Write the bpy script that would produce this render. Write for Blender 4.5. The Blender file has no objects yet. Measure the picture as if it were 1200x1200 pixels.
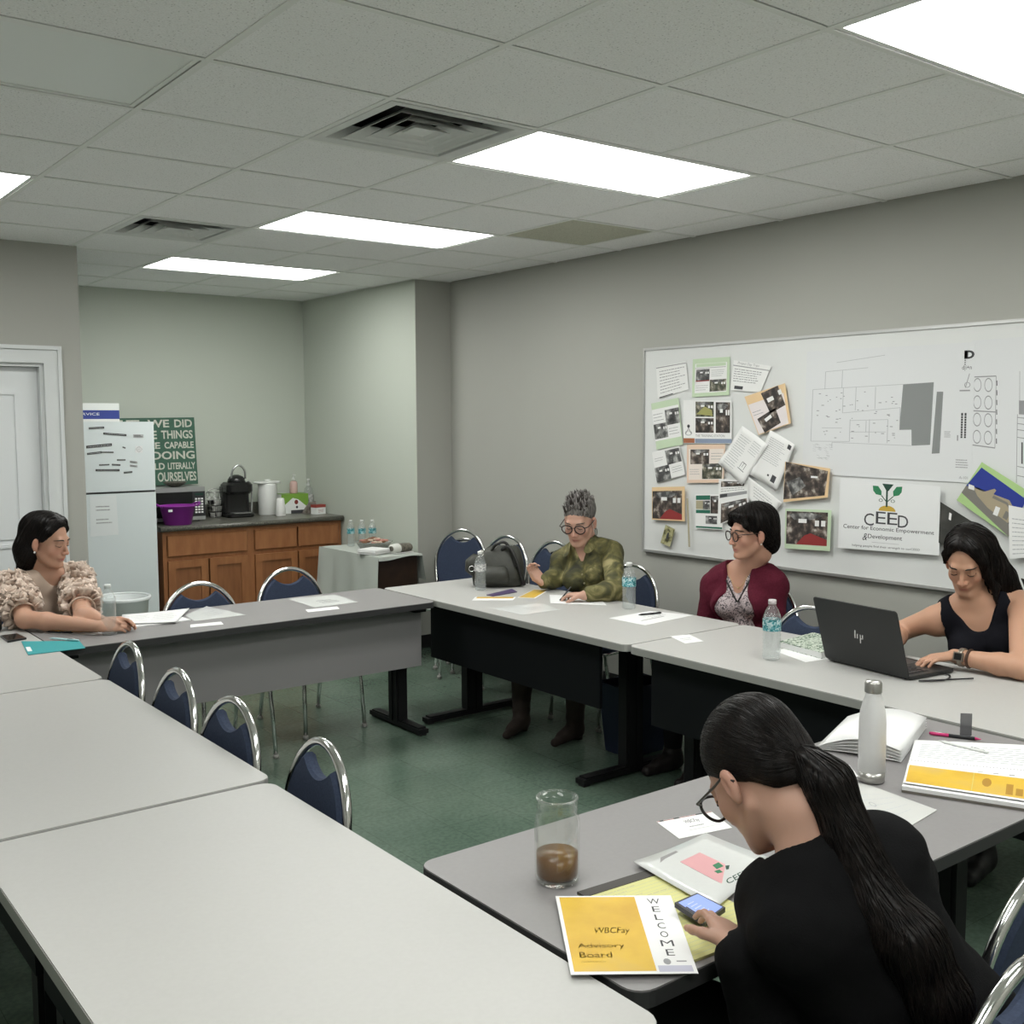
import bpy, bmesh, math, random
import numpy as np
from mathutils import Matrix, Vector
rnd = random.Random(7)
SC = bpy.context.scene
COL = SC.collection
PI = math.pi

# ---------------------------------------------------------------- camera
CAMP = np.array([-1.246, -1.816, 1.705]); FPX = 1253.3
YAW, PITCH, ROLL = math.radians(37.64), math.radians(-4.88), math.radians(-0.264)
_f = np.array([math.sin(YAW)*math.cos(PITCH), math.cos(YAW)*math.cos(PITCH), math.sin(PITCH)])
_r = np.array([math.cos(YAW), -math.sin(YAW), 0.0]); _u = np.cross(_r, _f)
CR = math.cos(ROLL)*_r + math.sin(ROLL)*_u
CU = -math.sin(ROLL)*_r + math.cos(ROLL)*_u
CF = _f
cam_data = bpy.data.cameras.new('camera'); cam = bpy.data.objects.new('camera', cam_data); COL.objects.link(cam)
cam_data.sensor_width = 36.0; cam_data.sensor_fit = 'HORIZONTAL'; cam_data.lens = 36.0*FPX/1200.0
cam_data.clip_start = 0.05
cam.matrix_world = Matrix(((CR[0], CU[0], -CF[0], CAMP[0]), (CR[1], CU[1], -CF[1], CAMP[1]), (CR[2], CU[2], -CF[2], CAMP[2]), (0, 0, 0, 1)))
SC.camera = cam
# ---------------------------------------------------------------- world, exposure
w = bpy.data.worlds.new('world'); SC.world = w; w.use_nodes = True
w.node_tree.nodes['Background'].inputs[0].default_value = (0.6, 0.65, 0.7, 1)
w.node_tree.nodes['Background'].inputs[1].default_value = 0.05
SC.view_settings.view_transform = 'Standard'; SC.view_settings.look = 'None'
SC.view_settings.gamma = 1.0; SC.view_settings.use_curve_mapping = False
SC.view_settings.exposure = 0.9
LAMP_POWER = 7.5           # emission strength of the fluorescent diffusers
LAMP_COLOR = (0.99, 1.0, 0.96)

def _ray(x, y): return CF + CR*((x-600)/FPX) + CU*((600-y)/FPX)
def pz(x, y, z): d = _ray(x, y); return CAMP + d*((z-CAMP[2])/d[2])      # pixel seen on a level surface
def px_(x, y, X): d = _ray(x, y); return CAMP + d*((X-CAMP[0])/d[0])     # pixel seen on a wall x = X
def py_(x, y, Y): d = _ray(x, y); return CAMP + d*((Y-CAMP[1])/d[1])     # pixel seen on a wall y = Y
def V(*a): return np.array(a, float)
def nrm(v): v = np.asarray(v, float); return v/np.linalg.norm(v)

# ---------------------------------------------------------------- materials
MATS = {}
def mat(name, col, rough=.5, metal=0., spec=.5, noise=None, nscale=20., nstretch=(1, 1, 1), bump=0., bscale=200., emit=0., trans=0., alpha=1., attr=None, ior=1.45, sheen=0., coat=0.):
    if name in MATS: return MATS[name]
    m = bpy.data.materials.new(name); m.use_nodes = True; MATS[name] = m
    nt = m.node_tree; b = nt.nodes['Principled BSDF']; L = nt.links.new
    c4 = (*col, 1)
    b.inputs['Base Color'].default_value = c4; b.inputs['Roughness'].default_value = rough
    b.inputs['Metallic'].default_value = metal; b.inputs['Specular IOR Level'].default_value = spec
    b.inputs['IOR'].default_value = ior
    if trans: b.inputs['Transmission Weight'].default_value = trans
    if alpha < 1: b.inputs['Alpha'].default_value = alpha
    if sheen: b.inputs['Sheen Weight'].default_value = sheen
    if coat: b.inputs['Coat Weight'].default_value = coat
    if emit: b.inputs['Emission Color'].default_value = c4; b.inputs['Emission Strength'].default_value = emit
    tc = nt.nodes.new('ShaderNodeTexCoord'); mp = nt.nodes.new('ShaderNodeMapping'); L(tc.outputs['Object'], mp.inputs[0])
    mp.inputs['Scale'].default_value = nstretch
    if attr:
        a = nt.nodes.new('ShaderNodeAttribute'); a.attribute_name = attr; L(a.outputs['Color'], b.inputs['Base Color'])
    if noise is not None:
        n = nt.nodes.new('ShaderNodeTexNoise'); n.inputs['Scale'].default_value = nscale; n.inputs['Detail'].default_value = 5
        L(mp.outputs[0], n.inputs['Vector'])
        r = nt.nodes.new('ShaderNodeValToRGB'); r.color_ramp.elements[0].position = .3; r.color_ramp.elements[1].position = .7
        r.color_ramp.elements[0].color = (*noise, 1); r.color_ramp.elements[1].color = c4
        L(n.outputs['Fac'], r.inputs[0]); L(r.outputs[0], b.inputs['Base Color'])
    if bump:
        n2 = nt.nodes.new('ShaderNodeTexNoise'); n2.inputs['Scale'].default_value = bscale; n2.inputs['Detail'].default_value = 3
        L(mp.outputs[0], n2.inputs['Vector'])
        bp = nt.nodes.new('ShaderNodeBump'); bp.inputs['Strength'].default_value = bump; bp.inputs['Distance'].default_value = .004
        L(n2.outputs['Fac'], bp.inputs['Height']); L(bp.outputs[0], b.inputs['Normal'])
    return m
def ramp_mat(name, stops, scale=10., rough=.6, stretch=(1, 1, 1), kind='noise', detail=6, bump=0., const=False, dist=0., spec=.5):
    "a printed or mottled colour pattern: one noise run through a colour ramp"
    if name in MATS: return MATS[name]
    m = bpy.data.materials.new(name); m.use_nodes = True; MATS[name] = m
    nt = m.node_tree; b = nt.nodes['Principled BSDF']; L = nt.links.new; b.inputs['Roughness'].default_value = rough; b.inputs['Specular IOR Level'].default_value = spec
    tc = nt.nodes.new('ShaderNodeTexCoord'); mp = nt.nodes.new('ShaderNodeMapping'); L(tc.outputs['Object'], mp.inputs[0]); mp.inputs['Scale'].default_value = stretch
    if kind == 'voronoi':
        n = nt.nodes.new('ShaderNodeTexVoronoi'); out = n.outputs['Distance']
    else:
        n = nt.nodes.new('ShaderNodeTexNoise'); n.inputs['Detail'].default_value = detail; n.inputs['Distortion'].default_value = dist; out = n.outputs['Fac']
    n.inputs['Scale'].default_value = scale; L(mp.outputs[0], n.inputs['Vector'])
    r = nt.nodes.new('ShaderNodeValToRGB'); cr = r.color_ramp
    if const: cr.interpolation = 'CONSTANT'
    while len(cr.elements) < len(stops): cr.elements.new(.5)
    for e, (p, c) in zip(cr.elements, stops): e.position = p; e.color = (*c, 1)
    L(out, r.inputs[0]); L(r.outputs[0], b.inputs['Base Color'])
    if bump:
        bp = nt.nodes.new('ShaderNodeBump'); bp.inputs['Strength'].default_value = bump; bp.inputs['Distance'].default_value = .004
        L(out, bp.inputs['Height']); L(bp.outputs[0], b.inputs['Normal'])
    return m

def clear_mat(name, tint=(.94, .96, .95), rough=.04, edge=.35, body=None, fac=0.):
    "thin clear glass or plastic: see-through, with surface reflections; body colour for tinted film"
    m = bpy.data.materials.new(name); m.use_nodes = True; MATS[name] = m; nt = m.node_tree; L = nt.links.new; nt.nodes.remove(nt.nodes['Principled BSDF'])
    out = nt.nodes['Material Output']; tr = nt.nodes.new('ShaderNodeBsdfTransparent'); tr.inputs[0].default_value = (*tint, 1)
    gl = nt.nodes.new('ShaderNodeBsdfGlossy'); gl.inputs['Roughness'].default_value = rough; gl.inputs['Color'].default_value = (.9, .9, .9, 1)
    lw = nt.nodes.new('ShaderNodeLayerWeight'); lw.inputs[0].default_value = .5
    pw = nt.nodes.new('ShaderNodeMath'); pw.operation = 'POWER'; pw.inputs[1].default_value = 3.; L(lw.outputs['Facing'], pw.inputs[0])
    fr = nt.nodes.new('ShaderNodeMath'); fr.operation = 'MULTIPLY_ADD'; fr.inputs[1].default_value = edge; fr.inputs[2].default_value = .035; L(pw.outputs[0], fr.inputs[0])
    mx = nt.nodes.new('ShaderNodeMixShader'); L(fr.outputs[0], mx.inputs[0]); L(gl.outputs[0], mx.inputs[2])
    if body:
        df = nt.nodes.new('ShaderNodeBsdfDiffuse'); df.inputs[0].default_value = (*body, 1); m2 = nt.nodes.new('ShaderNodeMixShader'); m2.inputs[0].default_value = fac
        L(tr.outputs[0], m2.inputs[1]); L(df.outputs[0], m2.inputs[2]); L(m2.outputs[0], mx.inputs[1])
    else: L(tr.outputs[0], mx.inputs[1])
    L(mx.outputs[0], out.inputs[0]); return m

# ---------------------------------------------------------------- objects
def link(name, me, m=None, parent=None, loc=None, rot=None):
    o = bpy.data.objects.new(name, me); COL.objects.link(o)
    if m is not None and me is not None and not me.materials: me.materials.append(m)
    if parent is not None: o.parent = parent
    if loc is not None: o.location = tuple(float(v) for v in loc)
    if rot is not None: o.rotation_euler = rot
    return o
def tag(o, label, cat, group=None):
    o['label'] = label; o['category'] = cat
    if group: o['group'] = group
    return o
def thing(name, label, cat, loc=(0, 0, 0), rotz=0., group=None):
    o = bpy.data.objects.new(name, None); COL.objects.link(o); o.empty_display_size = .05
    o.location = tuple(float(v) for v in loc); o.rotation_euler = (0, 0, rotz)
    return tag(o, label, cat, group)
def struct(o): o['kind'] = 'structure'; return o
def copy_tree(o, parent=None):
    c = o.copy(); COL.objects.link(c)
    if parent is not None: c.parent = parent
    for ch in list(o.children): copy_tree(ch, c)
    return c

class MB:
    "collects shapes and makes one mesh of them"
    def __init__(s): s.v = []; s.f = []; s.sm = []
    def add(s, vs, fs, smooth=False):
        n = len(s.v); s.v += [tuple(float(c) for c in v) for v in vs]; s.f += [tuple(i+n for i in f) for f in fs]; s.sm += [smooth]*len(fs); return s
    def box(s, a, b):
        x0, y0, z0 = a; x1, y1, z1 = b
        return s.add([(x0,y0,z0),(x1,y0,z0),(x1,y1,z0),(x0,y1,z0),(x0,y0,z1),(x1,y0,z1),(x1,y1,z1),(x0,y1,z1)],
                     [(3,2,1,0),(4,5,6,7),(0,1,5,4),(1,2,6,5),(2,3,7,6),(3,0,4,7)])
    def cbox(s, c, d): return s.box([c[i]-d[i]/2 for i in range(3)], [c[i]+d[i]/2 for i in range(3)])
    def rbox(s, a, b, r=.005, n=2):
        "box with rounded vertical edges and a small chamfer top and bottom"
        x0, y0, z0 = a; x1, y1, z1 = b
        return s.prism(rrect(x0, y0, x1, y1, r, n), z0, z1, ch=min(r*.6, (z1-z0)*.3))
    def prism(s, poly, z0, z1, ch=0.):
        n = len(poly); P = np.array(poly, float)
        if ch:
            c = P.mean(0); d = P-c; ext = np.abs(d).max(0); q = c + d*(1-ch/np.maximum(ext, 1e-6))
            rings = [(q, z0), (P, z0+ch), (P, z1-ch), (q, z1)]
        else: rings = [(P, z0), (P, z1)]
        vs = [(x, y, z) for R, z in rings for x, y in R]; fs = [tuple(range(n))[::-1], tuple(range((len(rings)-1)*n, len(rings)*n))]
        for k in range(len(rings)-1):
            for i in range(n): j = (i+1) % n; fs.append((k*n+i, k*n+j, (k+1)*n+j, (k+1)*n+i))
        return s.add(vs, fs)
    def lathe(s, prof, c=(0, 0, 0), n=20, cap=True, smooth=True):
        vs = []; fs = []
        for r, z in prof:
            for k in range(n): a = 2*PI*k/n; vs.append((c[0]+r*math.cos(a), c[1]+r*math.sin(a), c[2]+z))
        for i in range(len(prof)-1):
            for k in range(n): j = (k+1) % n; fs.append((i*n+k, i*n+j, (i+1)*n+j, (i+1)*n+k))
        s.add(vs, fs, smooth)
        if cap:
            b = len(s.v)-len(vs)
            s.f.append(tuple(b+k for k in range(n))[::-1]); s.sm.append(False)
            s.f.append(tuple(b+(len(prof)-1)*n+k for k in range(n))); s.sm.append(False)
        return s
    def tube(s, pts, r, n=8, closed=False, cap=True):
        P = [np.asarray(p, float) for p in pts]; m = len(P); R = r if hasattr(r, '__len__') else [r]*m
        T = []
        for i in range(m):
            a = P[(i-1) % m] if (closed or i > 0) else P[i]; b = P[(i+1) % m] if (closed or i < m-1) else P[i]
            T.append(nrm(b-a))
        ref = V(0, 0, 1) if abs(T[0][2]) < .9 else V(1, 0, 0)
        N = nrm(np.cross(T[0], ref)); vs = []; fs = []
        for i in range(m):
            if i: 
                N = N - T[i]*np.dot(N, T[i]); N = nrm(N)
            B = np.cross(T[i], N)
            for k in range(n): a = 2*PI*k/n; vs.append(P[i] + (N*math.cos(a) + B*math.sin(a))*R[i])
        for i in range(m if closed else m-1):
            i2 = (i+1) % m
            for k in range(n): j = (k+1) % n; fs.append((i*n+k, i*n+j, i2*n+j, i2*n+k))
        s.add(vs, fs, True)
        if cap and not closed:
            b = len(s.v)-len(vs); s.f.append(tuple(b+k for k in range(n))[::-1]); s.sm.append(False)
            s.f.append(tuple(b+(m-1)*n+k for k in range(n))); s.sm.append(False)
        return s
    def quad(s, a, b, c, d): return s.add([a, b, c, d], [(0, 1, 2, 3)])
    def xf(s, fn): s.v = [tuple(fn(np.array(v))) for v in s.v]; return s
    def mesh(s, name='m'):
        me = bpy.data.meshes.new(name); me.from_pydata(s.v, [], s.f); me.polygons.foreach_set('use_smooth', s.sm); me.update(); return me
    def build(s, name, m, parent=None, loc=None, rot=None): return link(name, s.mesh(name), m, parent, loc, rot)
def rrect(x0, y0, x1, y1, r, n=4):
    out = []
    for cx, cy, a0 in ((x1-r, y0+r, -PI/2), (x1-r, y1-r, 0), (x0+r, y1-r, PI/2), (x0+r, y0+r, PI)):
        for k in range(n+1): a = a0 + PI/2*k/n; out.append((cx+r*math.cos(a), cy+r*math.sin(a)))
    return out
def crom(pts, sub=5, closed=False):
    P = [np.asarray(p, float) for p in pts]; n = len(P); out = []
    for i in range(n if closed else n-1):
        g = lambda k: P[k % n] if closed else P[min(max(k, 0), n-1)]
        a, b, c, d = g(i-1), g(i), g(i+1), g(i+2)
        for t in np.arange(sub)/sub:
            out.append(.5*((2*b)+(-a+c)*t+(2*a-5*b+4*c-d)*t*t+(-a+3*b-3*c+d)*t**3))
    if not closed: out.append(P[-1])
    return out

# text and print on flat sheets
_TXT = {}
def text_mesh_data(body, shear=0., bold=0.):
    key = (body, shear, bold)
    if key in _TXT: return _TXT[key]
    cu = bpy.data.curves.new('t', 'FONT'); cu.body = body; cu.resolution_u = 3; cu.shear = shear; cu.offset = bold
    o = bpy.data.objects.new('t', cu); COL.objects.link(o)
    bpy.context.view_layer.update()
    me = bpy.data.meshes.new_from_object(o.evaluated_get(bpy.context.evaluated_depsgraph_get()))
    v = np.empty(len(me.vertices)*3); me.vertices.foreach_get('co', v); v = v.reshape(-1, 3)[:, :2]
    f = [tuple(p.vertices) for p in me.polygons]
    bpy.data.objects.remove(o); bpy.data.curves.remove(cu); bpy.data.meshes.remove(me)
    lo, hi = v.min(0), v.max(0); v = (v-lo)/np.maximum(hi-lo, 1e-6)
    _TXT[key] = (v, f); return _TXT[key]
class Sheet:
    "a flat sheet given by its four corners (top left, top right, bottom right, bottom left as one reads it)"
    def __init__(s, c, thick=.0006, m=None, name='paper_sheet', label=None, cat='paper', group=None, parent=None, curl=0.):
        s.c = [np.asarray(p, float) for p in c]; s.n = nrm(np.cross(s.c[1]-s.c[0], s.c[0]-s.c[3])); s.curl = curl
        s.layers = {}; s.lift = {}
        mb = MB(); N = 8 if curl else 1
        top = [s.P(i/N, j/N, thick) for j in range(N+1) for i in range(N+1)]; bot = [s.P(i/N, j/N, 0) for j in range(N+1) for i in range(N+1)]
        W = N+1; F = []
        for j in range(N):
            for i in range(N): q = (j*W+i, (j+1)*W+i, (j+1)*W+i+1, j*W+i+1); F.append(q); F.append(tuple(k+W*W for k in q)[::-1])
        for i in range(N):
            F += [(i, i+1, W*W+i+1, W*W+i), (N*W+i+1, N*W+i, W*W+N*W+i, W*W+N*W+i+1), ((i+1)*W, i*W, W*W+i*W, W*W+(i+1)*W), (i*W+N, (i+1)*W+N, W*W+(i+1)*W+N, W*W+i*W+N)]
        mb.add(top+bot, F, bool(curl))
        s.t = thick
        s.o = mb.build(name, m, parent)
        if label: tag(s.o, label, cat, group)
    def P(s, u, v, h=0.):
        a, b, c, d = s.c
        p = a*(1-u)*(1-v) + b*u*(1-v) + c*u*v + d*(1-u)*v
        lift = s.curl*((2*u-1)**2 + .5*(2*v-1)**2)
        return p + s.n*(h+lift)
    def L(s, m, lift=1):
        key = (m.name, lift)
        if key not in s.layers: s.layers[key] = (MB(), m)
        return s.layers[key][0], s.t + .00025*lift
    def rect(s, u0, v0, u1, v1, m, lift=1):
        mb, h = s.L(m, lift); mb.quad(s.P(u0, v1, h), s.P(u1, v1, h), s.P(u1, v0, h), s.P(u0, v0, h)); return s
    def poly(s, pts, m, lift=1):
        mb, h = s.L(m, lift); mb.add([s.P(u, v, h) for u, v in pts], [tuple(range(len(pts)))]); return s
    def line(s, u0, v0, u1, v1, wd, m, lift=1):
        d = np.array([u1-u0, v1-v0]); n = np.array([-d[1], d[0]])/max(np.hypot(*d), 1e-6)*wd/2
        return s.poly([(u0-n[0], v0-n[1]), (u1-n[0], v1-n[1]), (u1+n[0], v1+n[1]), (u0+n[0], v0+n[1])], m, lift)
    def ring(s, u, v, ru, rv, wd, m, n=18, lift=1):
        for k in range(n):
            a, b = 2*PI*k/n, 2*PI*(k+1)/n
            s.line(u+ru*math.cos(a), v+rv*math.sin(a), u+ru*math.cos(b), v+rv*math.sin(b), wd, m, lift)
        return s
    def disc(s, u, v, ru, rv, m, n=16, lift=1, a0=0., a1=2*PI): return s.poly([(u+ru*math.cos(a0+(a1-a0)*k/n), v+rv*math.sin(a0+(a1-a0)*k/n)) for k in range(n+1)], m, lift)
    def text(s, body, u0, v0, u1, v1, m, shear=0., lift=1, bold=0.):
        tv, tf = text_mesh_data(body, shear, bold); mb, h = s.L(m, lift)
        mb.add([s.P(u0+(u1-u0)*x, v1+(v0-v1)*y, h) for x, y in tv], tf); return s
    def lines(s, u0, v0, u1, v1, n, m, wd=.3, ragged=.25, lift=1):
        "a paragraph too small to read: n rows of word-long strokes"
        dv = (v1-v0)/n
        for k in range(n):
            u = u0; end = u1 - rnd.random()*ragged*(u1-u0)
            while u < end:
                wl = (.04+.09*rnd.random())*(u1-u0); s.rect(u, v0+dv*(k+.5-wd/2), min(u+wl, end), v0+dv*(k+.5+wd/2), m, lift); u += wl + .02*(u1-u0)
        return s
    def done(s):
        for k, ((name, lift), (mb, m)) in enumerate(s.layers.items()):
            par = list(range(len(mb.v)))
            def find(a):
                while par[a] != a: par[a] = par[par[a]]; a = par[a]
                return a
            for f in mb.f:
                for a in f[1:]: par[find(a)] = find(f[0])
            comp = {}
            for f in mb.f: comp.setdefault(find(f[0]), []).append(f)
            if len(comp) <= 12:
                for fs in comp.values():
                    ids = sorted({i for f in fs for i in f}); mp = {i: j for j, i in enumerate(ids)}
                    MB().add([mb.v[i] for i in ids], [tuple(mp[i] for i in f) for f in fs]).build('print', m, s.o)
            else: mb.build('print', m, s.o)['kind'] = 'stuff'
        return s.o
# ================================================================= the room
T = .6096; H = 2.74
XL, XR = -2.44, 3.35; YB, YD, YA, YC = -3.05, 4.81, 6.69, 4.89     # left, right, rear, door wall, alcove back, column face
XA, XJ = 3.04, .64                                                # alcove right wall, end of the door wall
M_wall = mat('wall paint warm grey', (.40, .40, .365), .6, bump=.08, bscale=160)
M_wall2 = mat('wall paint alcove lit tint', (.52, .555, .49), .6, bump=.08, bscale=160)  # lighter, greener wall tone carries the alcove's different lighting in its colour
M_white = mat('white trim paint', (.66, .68, .68), .4)
M_black = mat('black vinyl', (.012, .012, .013), .5)
def floor_mat():
    m = bpy.data.materials.new('green vinyl tile'); m.use_nodes = True; nt = m.node_tree; L = nt.links.new; b = nt.nodes['Principled BSDF']
    tc = nt.nodes.new('ShaderNodeTexCoord')
    n1 = nt.nodes.new('ShaderNodeTexNoise'); n1.inputs['Scale'].default_value = 2.2; n1.inputs['Detail'].default_value = 6
    n2 = nt.nodes.new('ShaderNodeTexNoise'); n2.inputs['Scale'].default_value = 55; n2.inputs['Detail'].default_value = 4
    v = nt.nodes.new('ShaderNodeTexVoronoi'); v.inputs['Scale'].default_value = 28
    for n in (n1, n2, v): L(tc.outputs['Object'], n.inputs['Vector'])
    r1 = nt.nodes.new('ShaderNodeValToRGB'); r1.color_ramp.elements[0].color = (.098, .146, .112, 1); r1.color_ramp.elements[1].color = (.135, .185, .145, 1)
    r1.color_ramp.elements[0].position = .35; r1.color_ramp.elements[1].position = .65
    L(n1.outputs['Fac'], r1.inputs[0])
    r2 = nt.nodes.new('ShaderNodeValToRGB'); r2.color_ramp.elements[0].color = (.86, .86, .86, 1); r2.color_ramp.elements[1].color = (1.06, 1.06, 1.06, 1)
    r2.color_ramp.elements[0].position = .38; r2.color_ramp.elements[1].position = .6; L(n2.outputs['Fac'], r2.inputs[0])
    mx = nt.nodes.new('ShaderNodeMix'); mx.data_type = 'RGBA'; mx.blend_type = 'MULTIPLY'; mx.inputs['Factor'].default_value = 1
    L(r1.outputs[0], mx.inputs[6]); L(r2.outputs[0], mx.inputs[7])
    r3 = nt.nodes.new('ShaderNodeValToRGB'); r3.color_ramp.elements[0].color = (.25, .25, .25, 1); r3.color_ramp.elements[1].color = (1, 1, 1, 1)
    r3.color_ramp.elements[0].position = .03; r3.color_ramp.elements[1].position = .075; L(v.outputs['Distance'], r3.inputs[0])
    mx2 = nt.nodes.new('ShaderNodeMix'); mx2.data_type = 'RGBA'; mx2.blend_type = 'MULTIPLY'; mx2.inputs['Factor'].default_value = .45
    L(mx.outputs[2], mx2.inputs[6]); L(r3.outputs[0], mx2.inputs[7])
    # 12 inch tile joints, faint
    br = nt.nodes.new('ShaderNodeTexBrick'); br.offset = 0; br.inputs['Scale'].default_value = 1; br.inputs['Brick Width'].default_value = .3048; br.inputs['Row Height'].default_value = .3048
    br.inputs['Mortar Size'].default_value = .0012; br.inputs['Color1'].default_value = (1, 1, 1, 1); br.inputs['Color2'].default_value = (.93, .95, .93, 1); br.inputs['Mortar'].default_value = (.6, .6, .6, 1)
    L(tc.outputs['Object'], br.inputs['Vector'])
    mx3 = nt.nodes.new('ShaderNodeMix'); mx3.data_type = 'RGBA'; mx3.blend_type = 'MULTIPLY'; mx3.inputs['Factor'].default_value = 1
    L(mx2.outputs[2], mx3.inputs[6]); L(br.outputs['Color'], mx3.inputs[7]); L(mx3.outputs[2], b.inputs['Base Color'])
    b.inputs['Roughness'].default_value = .2; b.inputs['Specular IOR Level'].default_value = .5
    rr = nt.nodes.new('ShaderNodeMapRange'); rr.inputs[3].default_value = .2; rr.inputs[4].default_value = .34; b.inputs['Roughness'].default_value = .24
    return m
struct(MB().box((XL-.1, YB-.1, -.1), (XR+.1, YA+.1, 0)).build('floor', floor_mat()))
struct(MB().box((XR, YB-.1, 0), (XR+.1, YC, H+.03)).build('wall_right', M_wall))
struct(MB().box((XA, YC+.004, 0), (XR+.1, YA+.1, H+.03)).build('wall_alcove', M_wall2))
struct(MB().box((XA+.0005, YC, 0), (XR, YC+.004, H+.03)).build('wall_column', M_wall))
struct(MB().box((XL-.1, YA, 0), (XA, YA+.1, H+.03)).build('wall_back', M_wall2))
struct(MB().box((XL-.1, YB-.1, 0), (XL, YA, H+.03)).build('wall_left', M_wall))
struct(MB().box((XL, YB-.1, 0), (XR, YB, H+.03)).build('wall_rear', M_wall))
# door wall with an opening for the door
DX0, DX1, DZ = -.385, .425, 2.05
wd = MB().box((XL, YD, 0), (DX0, YD+.12, H+.03)).box((DX1, YD, 0), (XJ, YD+.12, H+.03)).box((DX0, YD, DZ), (DX1, YD+.12, H+.03))
struct(wd.build('wall_door', M_wall))
# baseboards of black cove vinyl
struct(MB().box((XR-.006, YB, 0), (XR, YC, .1)).build('baseboard_right', M_black))
struct(MB().box((XA, YC-.006, 0), (XR-.006, YC, .1)).build('baseboard_column', M_black))
struct(MB().box((XA-.006, YC, 0), (XA, YA, .1)).build('baseboard_alcove', M_black))
struct(MB().box((.525, YD-.006, 0), (XJ, YD, .1)).build('baseboard_door', M_black))
struct(MB().box((XL, YD-.006, 0), (-.49, YD, .1)).build('baseboard_left', M_black))
struct(MB().box((XJ, YD, 0), (XJ+.006, YD+.12, .1)).build('baseboard_jamb', M_black))
# door: casing, panelled leaf
dr = link('door_1', None); struct(dr); dr.location = (0, YD, 0)
cas = MB()
def casing(mb, x0, x1, z0, z1): mb.box((x0, -.018, z0), (x1, 0, z1)); 
casing(cas, DX1, DX1+.1, 0, DZ+.1); casing(cas, DX0-.1, DX0, 0, DZ+.1); casing(cas, DX0, DX1, DZ, DZ+.1)
cas.box((DX1+.078, -.028, 0), (DX1+.1, -.018, DZ+.1)).box((DX0-.1, -.028, 0), (DX0-.078, -.018, DZ+.1)).box((DX0-.1, -.03, DZ+.078), (DX1+.1, -.018, DZ+.1))
cas.box((DX1, -.024, 0), (DX1+.014, -.018, DZ+.014)).box((DX0, -.024, DZ), (DX1, -.018, DZ+.014))
cas.build('door_casing', M_white, dr)
jm = MB().box((DX1-.02, 0, 0), (DX1, .12, DZ)).box((DX0, 0, 0), (DX0+.02, .12, DZ)).box((DX0+.02, 0, DZ-.02), (DX1-.02, .12, DZ))
jm.build('door_jamb', M_white, dr)
lf = MB().box((DX0+.022, .055, .01), (DX1-.022, .09, DZ-.022))
ld = lf.build('door_leaf', mat('door paint', (.72, .74, .75), .35), dr)
for x0, x1 in ((DX0+.13, .01), (.05, DX1-.13)):
    for z0, z1 in ((.2, .8), (.98, DZ-.16)):
        f = MB()
        for a, b in (((x0, .046, z0), (x1, .055, z0+.022)), ((x0, .046, z1-.022), (x1, .055, z1)), ((x0, .046, z0+.022), (x0+.022, .055, z1-.022)), ((x1-.022, .046, z0+.022), (x1, .055, z1-.022))): f.box(a, b)
        f.box((x0+.05, .047, z0+.05), (x1-.05, .055, z1-.05))
        f.build('door_panel', MATS['door paint'], ld)
kb = MB().lathe([(.026, 0), (.026, .006), (.011, .012), (.011, .04), (.028, .05), (.03, .062), (.02, .075)], n=14)
kb.xf(lambda v: V(DX0+.085, .055-v[2], .96+v[1]) + V(v[0], 0, 0)); kb.build('door_knob', mat('brushed nickel', (.6, .58, .55), .3, 1), dr)

# ---------------------------------------------------------------- ceiling grid, tiles, lamps, vents
def tile_mat(name, c0, c1, sp):
    m = bpy.data.materials.new(name); m.use_nodes = True; nt = m.node_tree; L = nt.links.new; b = nt.nodes['Principled BSDF']; b.inputs['Roughness'].default_value = .9; b.inputs['Specular IOR Level'].default_value = .1
    tc = nt.nodes.new('ShaderNodeTexCoord'); oi = nt.nodes.new('ShaderNodeObjectInfo'); ad = nt.nodes.new('ShaderNodeVectorMath'); ad.operation = 'ADD'
    L(tc.outputs['Object'], ad.inputs[0]); L(oi.outputs['Location'], ad.inputs[1])
    n1 = nt.nodes.new('ShaderNodeTexNoise'); n1.inputs['Scale'].default_value = 170; n1.inputs['Detail'].default_value = 2
    v = nt.nodes.new('ShaderNodeTexVoronoi'); v.inputs['Scale'].default_value = 75
    n3 = nt.nodes.new('ShaderNodeTexNoise'); n3.inputs['Scale'].default_value = 1.6
    for n in (n1, v, n3): L(ad.outputs[0], n.inputs['Vector'])
    r1 = nt.nodes.new('ShaderNodeValToRGB'); r1.color_ramp.elements[0].position = .36; r1.color_ramp.elements[1].position = .56
    r1.color_ramp.elements[0].color = (*c0, 1); r1.color_ramp.elements[1].color = (*c1, 1); L(n1.outputs['Fac'], r1.inputs[0])
    r2 = nt.nodes.new('ShaderNodeValToRGB'); r2.color_ramp.elements[0].position = .10; r2.color_ramp.elements[1].position = .22
    r2.color_ramp.elements[0].color = (sp, sp, sp, 1); r2.color_ramp.elements[1].color = (1, 1, 1, 1); L(v.outputs['Distance'], r2.inputs[0])
    mx = nt.nodes.new('ShaderNodeMix'); mx.data_type = 'RGBA'; mx.blend_type = 'MULTIPLY'; mx.inputs['Factor'].default_value = 1
    L(r1.outputs[0], mx.inputs[6]); L(r2.outputs[0], mx.inputs[7]); L(mx.outputs[2], b.inputs['Base Color'])
    bp = nt.nodes.new('ShaderNodeBump'); bp.inputs['Strength'].default_value = .3; bp.inputs['Distance'].default_value = .003; L(n1.outputs['Fac'], bp.inputs['Height']); L(bp.outputs[0], b.inputs['Normal'])
    return m
M_tile = tile_mat('fissured ceiling tile', (.88, .88, .87), (.97, .97, .965), .66)
M_tile_stain = tile_mat('water stained ceiling tile', (.46, .46, .37), (.58, .58, .48), .5)
M_grid = mat('ceiling grid enamel', (.85, .86, .83), .5)
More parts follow.
